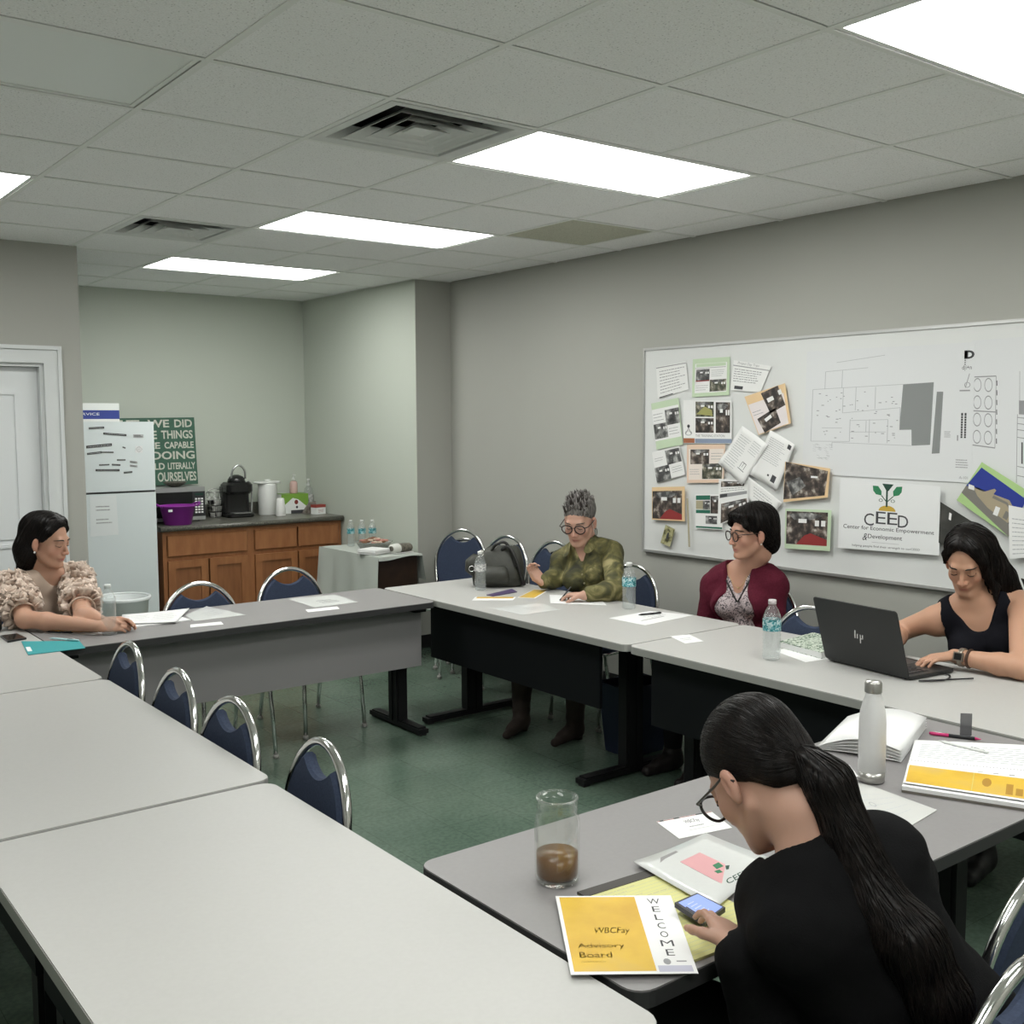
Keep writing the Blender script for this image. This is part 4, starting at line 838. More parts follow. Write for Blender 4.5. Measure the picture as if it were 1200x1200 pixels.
s = Sheet([pz(143, 721, TZ+.016), pz(222, 713.5, TZ+.012), pz(206, 729.5, TZ+.009), pz(143, 731.5, TZ+.012)], .0008, M_paper2, 'printed_booklet', 'open printed booklet on top of the paper stack', 'booklet', curl=.002); s.lines(.08, .2, .45, .8, 5, M_grey, .12); s.lines(.5, .2, .9, .8, 5, M_grey, .12); s.done()
s = flat([(217, 721), (242, 710.5), (288, 720.5), (228, 728)], M_tint, 'clear folder with printed logo beside the paper stack', 'clear_folder', 'folder'); s.lines(.4, .3, .8, .7, 3, M_grey, .2); s.done()
s = flat([(223, 732), (259, 728.5), (262, 731.8), (223, 735.5)], M_paper2, 'small white name card beside the paper stack', 'name_card', 'card'); s.done()
s = flat([(338, 702), (393, 697), (419, 705.5), (369, 712)], M_tint, 'clear folder with dark logo on the bare end of the grey table', 'clear_folder', 'folder'); s.lines(.35, .4, .75, .75, 3, M_ink, .25); s.done()
s = flat([(358, 714.5), (395, 710.6), (398, 713.6), (361, 717.6)], M_paper2, 'small white name card on the bare end of the grey table', 'name_card', 'card'); s.done()
water_bottle(pz(128, 743, TZ+.001), 'clear water bottle with faint band before the ruffled blouse person', None, 1.05)
# --- table of the person in olive
water_bottle(pz(563, 691.5, TZ+.001), 'water bottle with white label beside the olive handbag', 'white', 1.02)
water_bottle(pz(737, 713.5, TZ+.001), 'water bottle with teal label and white cap near the person in olive', 'teal', 1.1)
water_bottle(pz(904, 773, TZ+.001), 'water bottle with teal label and pinkish cap before the laptop', 'teal', 1.12, cap=mat('pinkish cap', (.66, .60, .62), .4))
s = flat([(570, 697.5), (600, 690.5), (606, 694), (578, 699)], mat('purple booklet', (.07, .045, .12), .5), 'dark purple booklet under the handbag', 'printed_booklet', 'booklet', .0006, .003); s.done()
s = flat([(553, 703.6), (557, 699.6), (605, 699.6), (601, 703.6)], M_paper2, 'white flyer with yellow end before the water bottle', 'welcome_flyer', 'flyer'); s.rect(.58, .05, 1, .95, M_yel); s.done()
s = flat([(606, 700.5), (626, 690.6), (645, 690.6), (627, 701.5)], M_paper2, 'golden flyer under the raised hand of the person in olive', 'welcome_flyer', 'flyer', .0012); s.rect(.04, .04, .96, .9, M_yel); s.done()
s = flat([(578, 713), (632, 706.5), (656, 714.5), (612, 721)], M_tint, 'clear folder with grey logo before the person in olive', 'clear_folder', 'folder'); s.lines(.45, .3, .8, .7, 3, M_grey, .25); s.done()
s = flat([(644, 697), (701, 699), (711, 709.5), (645, 707)], M_paper2, 'blank white sheet under the hands of the person in olive', dz=.0018); s.done()
s = flat([(713.4, 724.4), (762, 716), (812, 721), (756, 733)], M_paper2, 'white printed sheet carrying a black pen', dz=.0006); s.lines(.5, .3, .9, .6, 3, M_grey, .2); s.rect(.2, .62, .7, .66, M_grey); s.done()
pen((748, 720.5), (775, 718), M_pen, 'black pen on the white printed sheet', z=TZ+.0016)
s = flat([(785, 745.7), (807.6, 743.4), (824.6, 751.6), (803, 754.3)], M_paper2, 'small white name card beside the table joint', 'name_card', 'card'); s.lines(.2, .35, .8, .7, 2, M_grey, .2); s.done()
# handbag: slouchy body, straps, buckles
M_bag = mat('olive grey leather', (.045, .047, .037), .5, noise=(.03, .031, .026), nscale=18, bump=.3, bscale=60); M_bagd = mat('dark strap leather', (.018, .018, .017), .45)
hb = thing('handbag', 'slouchy olive grey leather handbag standing on the table', 'handbag', pz(572, 689, TZ+.0005)+V(.10, .035, 0), -.62)
def blob(mb, rings, n=22):
    vs = []; fs = []
    for (cx, cy, z, rx, ry, e) in rings:
        for k in range(n):
            a = 2*PI*k/n; c_, s_ = math.cos(a), math.sin(a); vs.append((cx+rx*math.copysign(abs(c_)**e, c_), cy+ry*math.copysign(abs(s_)**e, s_), z+.006*math.sin(3*a+cx*40)*(z > .05)))
    for i in range(len(rings)-1):
        for k in range(n): j = (k+1) % n; fs.append((i*n+k, i*n+j, (i+1)*n+j, (i+1)*n+k))
    fs += [tuple(range(n))[::-1], tuple(range((len(rings)-1)*n, len(rings)*n))]; mb.add(vs, fs, True); return mb
blob(MB(), [(0, 0, 0, .13, .065, .5), (0, 0, .01, .148, .078, .55), (0, 0, .06, .155, .085, .6), (.005, 0, .11, .15, .075, .65), (.012, 0, .16, .135, .058, .7), (.02, 0, .20, .115, .04, .75), (.025, 0, .225, .095, .026, .8), (.028, 0, .235, .07, .012, .8)]).build('body', M_bag, hb)
blob(MB(), [(-.03, -.07, .02, .085, .02, .6), (-.03, -.09, .035, .095, .026, .6), (-.03, -.095, .08, .09, .024, .6), (-.03, -.08, .12, .08, .014, .6)]).build('front_pocket', M_bag, hb)
blob(MB(), [(-.13, -.02, .07, .03, .03, .8), (-.15, -.02, .1, .045, .04, .8), (-.15, -.02, .15, .042, .036, .8), (-.125, -.015, .185, .03, .02, .8)]).build('side_gusset', M_bag, hb)
MB().tube(crom([(.02, -.03, .215), (.06, -.055, .235), (.10, -.075, .17), (.13, -.085, .08), (.15, -.08, .014)], 5), .011, 8).build('strap', M_bagd, hb)
MB().tube(crom([(-.04, -.025, .21), (-.01, -.05, .25), (.04, -.05, .26), (.08, -.05, .2), (.10, -.07, .12)], 5), .009, 8).build('handle', M_bagd, hb)
for x_, z_ in ((-.155, .11), (-.10, .2)): MB().tube([(x_+.016*math.cos(a), -.062, z_+.016*math.sin(a)) for a in np.linspace(0, 2*PI, 14, False)], .0028, 6, True).build('ring', M_chrome, hb)
# --- laptop table
s = flat([(909, 763), (944, 776), (982, 770), (946, 752)], M_paper2, 'white printed papers under the patterned notebook', dz=.0006, thick=.002); s.lines(.1, .3, .9, .9, 4, M_grey, .12); s.done()
M_leafy = ramp_mat('green leaf pattern', [(.0, (.02, .07, .03)), (.42, (.05, .12, .05)), (.47, (.55, .6, .52)), (1, (.66, .68, .62))], 38, .5, dist=2.5, const=True)
c = [pz(*q, TZ+.028) for q in ((913, 751.5), (953, 741), (1000, 752), (963, 764.5))]
nb = thing('notebook', 'thick notebook with green leaf pattern cover beside the laptop', 'notebook')
Sheet([p-V(0, 0, .0245) for p in c], .022, mat('page block', (.62, .63, .62), .7), 'pages', parent=nb); Sheet([p-V(0, 0, .0024) for p in c], .0024, M_leafy, 'cover', parent=nb); Sheet([p-V(0, 0, .0268) for p in c], .0022, M_leafy, 'cover', parent=nb)
# laptop
h0 = pz(967, 772.5, TZ+.006); h1 = pz(1066, 797, TZ+.006); hv = h1-h0; LW = .405; hu = nrm(hv*V(1, 1, 0)); mid = (h0+h1)/2; du = V(-hu[1], hu[0], 0)
if du[0] < 0: du = -du
lp = thing('laptop', 'dark grey laptop open on the table, lid back to the room', 'laptop'); lp.matrix_world = Matrix(((-hu[0], du[0], 0, mid[0]), (-hu[1], du[1], 0, mid[1]), (0, 0, 1, TZ+.0005), (0, 0, 0, 1)))
M_lap = mat('dark aluminium', (.042, .043, .043), .42, .55)
MB().prism(rrect(-LW/2, .006, LW/2, .262, .012, 3), .004, .017, .002).build('base', M_lap, lp)
kb = MB().box((-LW/2+.025, .035, .017), (LW/2-.025, .145, .0176)).build('keyboard', mat('key deck', (.02, .02, .02), .5), lp)
for r_ in range(5):
    for c_ in range(14): MB().box((-LW/2+.03+c_*.0246, .038+r_*.021, .0176), (-LW/2+.03+c_*.0246+.020, .038+r_*.021+.017, .0192)).build('key', M_pen, kb)
MB().box((-.06, .165, .017), (.06, .24, .0174)).build('touchpad', mat('touchpad', (.05, .05, .052), .3), lp)
for fx in (-LW/2+.03, LW/2-.03):
    for fy_ in (.02, .24): MB().lathe([(.007, 0), (.007, .004)], (fx, fy_, 0), 8).build('foot', M_black, lp)
LT, LH = math.radians(17), .268
lidm = MB().prism(rrect(-LW/2, 0, LW/2, LH, .012, 3), 0, .007, .0015); f_lid = lambda x, y, z: V(x, .004-math.sin(LT)*y - math.cos(LT)*z, .013+math.cos(LT)*y - math.sin(LT)*z)
lidm.xf(lambda v: f_lid(v[0], v[1], v[2]-.0)); lid = lidm.build('lid', M_lap, lp)
MB().box((-LW/2+.008, .012, -.0006), (LW/2-.008, LH-.008, 0)).xf(lambda v: f_lid(*v)).build('screen', mat('screen glass', (.02, .02, .025), .1), lid)
lg = MB(); 
for pts in ([(-.024, -.006), (-.018, -.006), (-.011, .028), (-.017, .028)], [(-.012, -.006), (-.007, -.006), (-.0035, .013), (-.0085, .013)], [(-.0085, .011), (-.003, .011), (-.0022, .015), (-.0077, .015)], [(-.001, -.024), (.004, -.024), (.0115, .014), (.0065, .014)], [(.008, -.006), (.018, -.006), (.0187, -.002), (.0087, -.002)], [(.0135, -.006), (.018, -.006), (.022, .014), (.0175, .014)]):
    lg.add([f_lid(-x, LH*.48+y, .0074) for x, y in pts], [(0, 1, 2, 3)])
lg.build('emblem', MATS['bright silver trim'], lid)
cb = MB().tube(crom([np.array(lp.matrix_world @ Vector((-LW/2+.02, .2, .006))), np.array(lp.matrix_world @ Vector((-LW/2-.04, .18, .006))), np.array(lp.matrix_world @ Vector((-LW/2-.07, .1, .006))), np.array(lp.matrix_world @ Vector((-LW/2-.03, .02, .006))), np.array(lp.matrix_world @ Vector((-LW/2-.11, .22, .006)))], 8), .003, 6)
tag(cb.build('charging_cable', M_pen), 'thin black cable curled beside the laptop', 'cable')
# --- grey near table
jc = pz(653, 1032, TZ+.001); jr = .0425; M_glassj = clear_mat('jar glass', (.975, .985, .975), .03, .5); M_coffee = mat('milky coffee', (.15, .078, .032), .3)
jar = thing('glass_jar', 'open glass jar one third full of milky coffee', 'jar', jc); jar.scale = (1.12, 1.12, .99)
MB().lathe([(0, .0), (.034, .0), (.041, .006), (jr, .014), (jr, .135), (.040, .146), (.0365, .152), (.0365, .156), (.0385, .158), (.0365, .162), (.0385, .165), (.0365, .169), (.0385, .172), (.0375, .182), (.034, .183), (.034, .15), (.0385, .138), (.0395, .02), (.037, .012), (0, .010)], n=36, cap=False).build('glass', M_glassj, jar)
MB().lathe([(0, .0105), (.0365, .0125), (.0393, .02), (.0393, .064), (.0, .065)], n=32, cap=False).build('coffee', M_coffee, jar)
MB().tube([(.0385*math.cos(a), .0385*math.sin(a), .1825) for a in np.linspace(0, 2*PI, 32, False)], .0022, 6, True).build('rim', clear_mat('jar glass rim', (.93, .95, .94), .05, .6), jar)
# legal pad
pa, pb_ = pz(677, 1047, TZ+.004), pz(777, 1016, TZ+.004); e1 = nrm(pb_-pa); e2 = nrm(V(e1[1], -e1[0], 0)); PW, PLn = np.linalg.norm(pb_-pa), .335
lpd = thing('legal_pad', 'yellow lined legal pad with dark binding strip', 'notepad')
M_lgl = mat('legal yellow', (.62, .60, .26), .7)
b0 = pa-V(0, 0, .0035); s = Sheet([b0, b0+e1*PW, b0+e1*PW+e2*PLn, b0+e2*PLn], .005, M_lgl, 'pages', parent=lpd)
for k in range(24): s.line(.0, .09+k*.038, 1, .09+k*.038, .0022, mat('pad rule', (.40, .45, .35), .7))
for k in range(9): s.lines(.08, .10+k*.038, .3+.5*rnd.random(), .128+k*.038, 1, mat('pencil', (.42, .40, .30), .7), .2)
s.done(); Sheet([b0-e2*.002+V(0, 0, .0006), b0+e1*PW-e2*.002+V(0, 0, .0006), b0+e1*PW+e2*.026+V(0, 0, .0006), b0+e2*.026+V(0, 0, .0006)], .006, mat('pad binding', (.045, .04, .036), .6), 'binding', parent=lpd)
# clear carrier bag with the logo
s = flat([(742, 1013), (827, 979.5), (903, 1009), (838, 1068)], mat('glossy clear bag', (.66, .67, .66), .06, bump=.55, bscale=16), 'glossy clear carrier bag printed with a leaf logo', 'carrier_bag', 'bag', .0062, .0015, None, .004)
s.poly([(.2, .16), (.28, .085), (.5, .075), (.5, .11), (.3, .13)], MATS['mid grey laminate']); s.done(); bag_o = s.o
def bag_print(q, m, k=0, body=None):
    r_ = Sheet([pz(x, y, TZ+.0086+.0004*k) for x, y in q], .0003, m, 'logo_print', parent=bag_o) if body is None else None
    if body:
        r_ = Sheet([pz(x, y, TZ+.0086+.0004*k) for x, y in q], .0001, MATS['glossy clear bag'], 'logo_print', parent=bag_o); r_.text(body, .02, .05, .98, .95, m, bold=.012)
    r_.done()
bag_print([(797, 1010), (820, 999), (850, 1013), (846, 1036)], mat('pink print', (.70, .36, .38), .3))
bag_print([(835, 1014), (842, 1010.5), (848, 1015), (840, 1018.5)], M_leaf, 1); bag_print([(837, 1021), (843, 1019), (847, 1022), (841, 1023.5)], M_leaf, 1); bag_print([(850, 1014.5), (855, 1014), (854, 1018.5), (851, 1019)], M_leafd, 1)
bag_print([(849, 1031), (876, 1017), (881, 1023), (853, 1037)], M_leafd, 1, 'CEED')
bag_print([(852, 1041), (879, 1028), (880, 1029.5), (853, 1042.5)], M_leaf, 1)
s = flat([(769, 963), (833.5, 951), (858, 970), (796, 983)], M_paper2, 'white name card with a dark dotted edge near the glasses', 'name_card', 'card'); s.line(0, .03, 1, .03, .03, M_red); s.rect(.05, .0, .12, .06, M_ink, 2); s.rect(.3, .0, .4, .06, M_ink, 2); s.rect(.7, 0, .85, .06, M_ink, 2); s.text('WBCFay', .40, .2, .66, .42, M_ink, .3); s.lines(.38, .5, .72, .62, 1, M_grey, .4); s.line(.3, .72, .8, .72, .012, M_grey); s.done()
s = flat([(958, 900), (994, 895), (1006, 910), (972, 915.5)], M_paper2, 'white name card beside the white steel bottle', 'name_card', 'card'); s.line(.2, .03, 1, .03, .05, M_ink); s.text('WBCFay', .25, .25, .7, .5, M_ink, .3); s.line(.3, .7, .9, .7, .02, M_grey); s.done()
s = flat([(960, 908), (1022, 922), (1098, 950), (1040, 985)], mat('film sleeve', (.60, .60, .58), .15), 'clear folder with papers beside the white steel bottle', 'clear_folder', 'folder', .0004, .002); s.lines(.2, .3, .9, .85, 5, M_thin, .12); s.ring(.35, .55, .04, .04, .012, M_grey); s.done()
# welcome flyer
fl = [pz(651, 1050.5, TZ+.0095), pz(786, 1049.5, TZ+.0095), pz(818.5, 1141, TZ+.0095), pz(669, 1142.5, TZ+.0095)]
s = Sheet(fl, .0006, M_paper2, 'welcome_flyer', 'white and golden flyer lettered WELCOME beside the coffee jar', 'flyer'); s.rect(.03, .02, .68, .97, M_yel)
for k, ch in enumerate('WELCOME'): s.text(ch, .80-.02*(ch == 'M')-.02*(ch == 'W'), .05+k*.112, .865+.02*(ch == 'M')+.02*(ch == 'W'), .125+k*.112, M_ink)
s.text('WBCFay', .27, .44, .56, .54, mat('brown print', (.22, .13, .03), .6), .3); s.text('Advisory', .10, .64, .48, .715, MATS['brown print']); s.text('Board', .10, .745, .36, .815, MATS['brown print']); s.line(.1, .86, .3, .86, .006, MATS['brown print'])
s.disc(.785, .865, .03, .035, M_grey); s.rect(.86, .855, .94, .87, M_grey); s.rect(.70, .91, .97, .98, mat('lilac footer', (.50, .50, .60), .7)); s.done()
# white steel bottle
wb_ = thing('steel_bottle', 'white steel water bottle with brushed metal cap and base', 'bottle', pz(1021, 915, TZ+.001)); M_bmetal = mat('brushed steel', (.50, .49, .47), .32, .9); M_bwhite = mat('white powder coat', (.70, .70, .70), .4)
k_ = 1.0
MB().lathe([(.031, 0), (.0345, .004), (.0352, .03)], n=30).build('base', M_bmetal, wb_); MB().lathe([(.0352, .03), (.0355, .16), (.033, .19), (.026, .218), (.0205, .236), (.0205, .243)], n=30).build('body', M_bwhite, wb_)
MB().lathe([(.0225, .243), (.0225, .268), (.019, .274), (.0, .275)], n=26, cap=False).lathe([(.0, .243), (.0225, .243)], n=26, cap=False).build('cap', M_bmetal, wb_)
# planner / open notebook
pln = thing('planner', 'open spiral planner with golden flyer clipped to it', 'planner')
q = [pz(*p_, TZ+.02) for p_ in ((1072, 866), (1226, 873), (1222, 945), (1057, 920))]
Sheet([p_-V(0, 0, .0192) for p_ in q], .006, mat('kraft cover', (.16, .145, .125), .6), 'cover', parent=pln)
s = Sheet([p_-V(0, 0, .0128) for p_ in q], .010, M_paper2, 'pages', parent=pln); s.lines(.06, .08, .9, .4, 8, M_thin, .3, .1)
for k in range(40): s.disc(.02+k*.0245, .47, .005, .009, M_grey, 6)
for k in range(8): s.rect(.06+k*.115, .565, .10+k*.115, .59, M_grey)
s.done()
s = Sheet([q[3]*(1-t_)+q[0]*t_+V(0, 0, .001) if k < 1 else p_ for k, (p_, t_) in enumerate(((q[3], .42), (q[2]*.62+q[1]*.38+V(0, 0, .001), 0), (q[2]*.97+q[1]*.03+V(0, 0, .001), 0), (q[3]*.97+q[0]*.03+V(.004, 0, .001), 0)))], .0008, M_paper2, 'clipped_flyer', parent=pln); s.rect(.015, .06, .99, .93, M_yel); s.line(.5, .06, .5, .93, .004, M_lgl, 2); s.disc(.6, .45, .035, .2, mat('brown star print', (.38, .2, .02), .6), 10, 2); s.rect(.74, .4, .79, .85, MATS['brown star print'], 2); s.rect(.81, .55, .86, .85, MATS['brown star print'], 2); s.done()
L0 = pz(957, 878, TZ+.002); L1 = pz(1056, 893, TZ+.004); R0 = pz(1086, 853, TZ+.002)
pg = MB(); 
for lay in range(5):
    vs = []; nU = 12
    for j in range(2):
        for i in range(nU+1):
            u_ = i/nU; hgt = (.006+.0065*lay)*math.sin(PI*min(1, u_*.92+.02))**1.0+.010*lay*(u_ > .0)*u_*.5+.003+.0015*lay
            base = L0*(1-u_)+(L1*(1-0)+0)*u_ if j == 0 else (L0+(R0-L1)*.93)*(1-u_)+R0*u_
            vs.append((base[0], base[1], TZ+hgt))
    pg.add(vs, [(i, i+1, nU+2+i, nU+1+i) for i in range(nU)], True)
pgo = pg.build('turned_pages', M_paper2, pln); sm = pgo.modifiers.new('thickness', 'SOLIDIFY'); sm.thickness = .0006
pen((1150, 866.5), (1089, 859), M_pen, 'pink and black pen above the planner', mat('pink pen', (.55, .03, .16), .4), TZ+.0005, .0055)
pen((1100, 868), (1158, 882), M_wplast, 'white printed pen lying on the planner page', M_wplast, TZ+.0165, .0045)
p_ = pz(1046, 888, TZ); tag(MB().prism(rrect(-.016, -.009, .016, .009, .006, 3), 0, .012, .003).build('highlighter_cap', MATS['pink pen'], None, p_+V(0, 0, .0005), (0, 0, .3)), 'small bright pink cap beside the steel bottle', 'pen cap')
p_ = pz(1137, 866, TZ); t = thing('clip_stand', 'small grey translucent clip standing behind the planner', 'clip', p_+V(.0, .015, .0005), -.86)
MB().prism(rrect(-.014, -.006, .014, .006, .004, 3), 0, .008).build('base', mat('smoke plastic', (.13, .13, .14), .25), t); MB().box((-.0165, -.002, .008), (.0165, .002, .075)).build('tab', mat('smoke film', (.13, .13, .14), .2, alpha=.75), t)
# blue recycling bin under the table, and the black bag at the left edge
rb_ = thing('recycling_bin', 'dark blue plastic bin under the table joint', 'bin', (2.56, 2.09, 0)); M_bb = mat('dark blue plastic', (.012, .02, .05), .5)
MB().add([(-.12, -.09, .004), (.12, -.09, .004), (.12, .09, .004), (-.12, .09, .004), (-.15, -.115, .36), (.15, -.115, .36), (.15, .115, .36), (-.15, .115, .36), (-.142, -.107, .36), (.142, -.107, .36), (.142, .107, .36), (-.142, .107, .36), (-.115, -.085, .012), (.115, -.085, .012), (.115, .085, .012), (-.115, .085, .012)],
   [(3, 2, 1, 0), (0, 1, 5, 4), (1, 2, 6, 5), (2, 3, 7, 6), (3, 0, 4, 7), (4, 5, 9, 8), (5, 6, 10, 9), (6, 7, 11, 10), (7, 4, 8, 11), (9, 13, 12, 8), (10, 14, 13, 9), (11, 15, 14, 10), (8, 12, 15, 11), (12, 13, 14, 15)]).build('bin_body', M_bb, rb_)
MB().tube([(-.15, -.115, .362), (.15, -.115, .362), (.15, .115, .362), (-.15, .115, .362)], .007, 6, True).build('rim', M_bb, rb_)
for x_ in (-.1, .1): MB().box((x_-.015, -.08, 0), (x_+.015, .08, .004)).build('foot', M_bb, rb_)
bb = thing('shoulder_bag', 'black leather shoulder bag at the far end of the phone table', 'bag', (-.20, 3.55, TZ+.0005), .3)
blob(MB(), [(0, 0, 0, .07, .035, .6), (0, 0, .01, .08, .042, .6), (0, 0, .07, .078, .042, .65), (0, 0, .12, .065, .03, .7), (0, 0, .145, .045, .012, .8)]).build('body', mat('black leather', (.012, .011, .011), .4), bb)
MB().tube(crom([(-.06, -.03, .1), (-.05, -.045, .04), (.0, -.055, .02), (.05, -.045, .05), (.06, -.03, .1)], 5), .004, 6).build('chain', M_chrome, bb)
# ================================================================= organic shapes: distance fields turned into one continuous surface
class Field:
    def __init__(s): s.p = []
    def _add(s, fn, lo, hi, k, op): s.p.append((fn, np.asarray(lo, float), np.asarray(hi, float), k, op)); return s
    def rc(s, a, b, ra, rb, k=.02, op='+'):
        a = np.asarray(a, float); b = np.asarray(b, float); ba = b-a; bb = max(float(ba@ba), 1e-9)
        def fn(x, y, z):
            t = np.clip(((x-a[0])*ba[0]+(y-a[1])*ba[1]+(z-a[2])*ba[2])/bb, 0, 1)
            return np.sqrt((x-a[0]-ba[0]*t)**2+(y-a[1]-ba[1]*t)**2+(z-a[2]-ba[2]*t)**2)-(ra+(rb-ra)*t)
        m = max(ra, rb); return s._add(fn, np.minimum(a, b)-m, np.maximum(a, b)+m, k, op)
    def chain(s, pts, rad, k=.02, op='+'):
        for i in range(len(pts)-1): s.rc(pts[i], pts[i+1], rad[i], rad[i+1], k, op)
        return s
    def el(s, c, r, R=None, k=.02, op='+'):
        c = np.asarray(c, float); r = np.asarray(r, float); R = np.eye(3) if R is None else np.asarray(R, float)
        def fn(x, y, z):
            dx, dy, dz = x-c[0], y-c[1], z-c[2]
            q = [(R[0, i]*dx+R[1, i]*dy+R[2, i]*dz)/r[i] for i in range(3)]
            k0 = np.sqrt(q[0]**2+q[1]**2+q[2]**2)+1e-9
            k1 = np.sqrt((q[0]/r[0])**2+(q[1]/r[1])**2+(q[2]/r[2])**2)+1e-9
            return k0*(k0-1)/k1
        e = np.sqrt(((R*r)**2).sum(1)); return s._add(fn, c-e, c+e, k, op)
    def half(s, p, n, lo, hi, k=.01, op='-'):
        "cuts away (or keeps out) everything on the side n points to, inside a box"
        p = np.asarray(p, float); n = nrm(n)
        fn = lambda x, y, z: -((x-p[0])*n[0]+(y-p[1])*n[1]+(z-p[2])*n[2])
        return s._add(fn, lo, hi, k, op)
    @staticmethod
    def mix(a, b, k, op):
        if op == '-': b = -b; a, b = -a, -b
        h = np.clip(.5+.5*(b-a)/k, 0, 1); r = b+(a-b)*h-k*h*(1-h)
        return -r if op == '-' else r
    def at(s, P):
        P = np.atleast_2d(P); d = np.full(len(P), 9.)
        for fn, lo, hi, k, op in s.p:
            v = fn(P[:, 0], P[:, 1], P[:, 2])
            d = s.mix(d, v, k, op)
        return d
    def march(s, o, d, tmax=.2):
        t = 0.
        for _ in range(60):
            v = float(s.at(o+d*t)[0])
            if v < .0003: return o+d*t
            t += max(v*.8, .0004)
            if t > tmax: break
        return None
    def surface(s, h):
        adds = [p for p in s.p if p[4] == '+']; lo = np.min([p[1] for p in adds], 0)-3*h; hi = np.max([p[2] for p in adds], 0)+3*h
        n = np.ceil((hi-lo)/h).astype(int)+1; ax = [(lo[i]+h*np.arange(n[i])).astype(np.float32) for i in range(3)]
        d = np.full(n, 1., np.float32)
        for fn, a, b, k, op in s.p:
            m = k+2.5*h; i0 = np.clip(np.floor((a-m-lo)/h).astype(int), 0, n); i1 = np.clip(np.ceil((b+m-lo)/h).astype(int)+1, 0, n)
            if np.any(i1 <= i0): continue
            sl = tuple(slice(i0[i], i1[i]) for i in range(3))
            v = fn(ax[0][sl[0]][:, None, None], ax[1][sl[1]][None, :, None], ax[2][sl[2]][None, None, :]).astype(np.float32)
            v = np.broadcast_to(v, d[sl].shape); d[sl] = s.mix(d[sl], v, k, op)
        return surface_nets(d, lo, h)
def surface_nets(d, lo, h):
    sg = d < 0; c = np.zeros(np.array(d.shape)-1, np.uint8)
    off = [(i, j, k) for i in (0, 1) for j in (0, 1) for k in (0, 1)]
    cut = lambda A, o: A[o[0]:A.shape[0]-1+o[0], o[1]:A.shape[1]-1+o[1], o[2]:A.shape[2]-1+o[2]]
    for o in off: c += cut(sg, o)
    act = (c > 0) & (c < 8); I = np.argwhere(act); idx = np.full(c.shape, -1, np.int32); idx[act] = np.arange(len(I))
    val = np.stack([d[I[:, 0]+o[0], I[:, 1]+o[1], I[:, 2]+o[2]] for o in off], 1)
    acc = np.zeros((len(I), 3)); cnt = np.zeros(len(I))
    for a in range(8):
        for b in range(a+1, 8):
            df = np.array(off[b])-np.array(off[a])
            if np.abs(df).sum() != 1: continue
            va, vb = val[:, a], val[:, b]; m = (va < 0) != (vb < 0); t = np.where(m, va/np.where(m, va-vb, 1), 0)
            acc += m[:, None]*(np.array(off[a])+t[:, None]*df); cnt += m
    v = lo + h*(I + acc/np.maximum(cnt, 1)[:, None]); F = []
    for ax in range(3):
        A = [slice(None)]*3; B = [slice(None)]*3; A[ax] = slice(0, -1); B[ax] = slice(1, None)
        E = np.argwhere(sg[tuple(A)] != sg[tuple(B)]); u, w_ = (ax+1) % 3, (ax+2) % 3
        E = E[(E[:, u] > 0) & (E[:, w_] > 0) & (E[:, u] < d.shape[u]-1) & (E[:, w_] < d.shape[w_]-1)]
        q = []
        for du, dw in ((-1, -1), (0, -1), (0, 0), (-1, 0)):
            e = E.copy(); e[:, u] += du; e[:, w_] += dw; q.append(idx[e[:, 0], e[:, 1], e[:, 2]])
        q = np.stack(q, 1); ins = sg[E[:, 0], E[:, 1], E[:, 2]]
        q[~ins] = q[~ins][:, ::-1]; F.append(q)
    return v, np.concatenate(F)
def vnormals(v, f):
    n = np.cross(v[f[:, 2]]-v[f[:, 0]], v[f[:, 3]]-v[f[:, 1]]); out = np.zeros_like(v)
    for k in range(4): 
        for c in range(3): out[:, c] += np.bincount(f[:, k], n[:, c], len(v))
    return out/np.maximum(np.linalg.norm(out, axis=1, keepdims=True), 1e-12)
def relax(v, f, it=1, w_=.5):
    for _ in range(it):
        acc = np.zeros_like(v); cnt = np.zeros(len(v))
        for a, b in ((0, 1), (1, 2), (2, 3), (3, 0)):
            for c in range(3): acc[:, c] += np.bincount(f[:, a], v[f[:, b], c], len(v))+np.bincount(f[:, b], v[f[:, a], c], len(v))
            cnt += np.bincount(f[:, a], minlength=len(v))+np.bincount(f[:, b], minlength=len(v))
        v = v*(1-w_)+w_*acc/np.maximum(cnt, 1)[:, None]
    return v
def grid_mesh(name, v, f, col=None):
    me = bpy.data.meshes.new(name); me.vertices.add(len(v)); me.vertices.foreach_set('co', np.ascontiguousarray(v, np.float32).ravel())
    me.loops.add(len(f)*4); me.loops.foreach_set('vertex_index', np.ascontiguousarray(f, np.int32).ravel())
    me.polygons.add(len(f)); me.polygons.foreach_set('loop_start', np.arange(0, len(f)*4, 4, dtype=np.int32)); me.polygons.foreach_set('loop_total', np.full(len(f), 4, np.int32))
    me.polygons.foreach_set('use_smooth', np.ones(len(f), bool)); me.update(calc_edges=True); me.validate()
    if col is not None:
        ca = me.color_attributes.new('Col', 'FLOAT_COLOR', 'POINT'); ca.data.foreach_set('color', np.ascontiguousarray(np.concatenate([col, np.ones((len(col), 1))], 1), np.float32).ravel())
    return me
def field_obj(name, F, h, m, parent=None, base=None, disp=None, smooth=1, color=None):
    v, f = F.surface(h)
    if smooth: v = relax(v, f, smooth)
    if disp is not None: v = v + vnormals(v, f)*disp(v)[:, None]
    col = color(v) if color else None
    if base is not None: v = v - base
    return link(name, grid_mesh(name, v, f, col), m, parent)
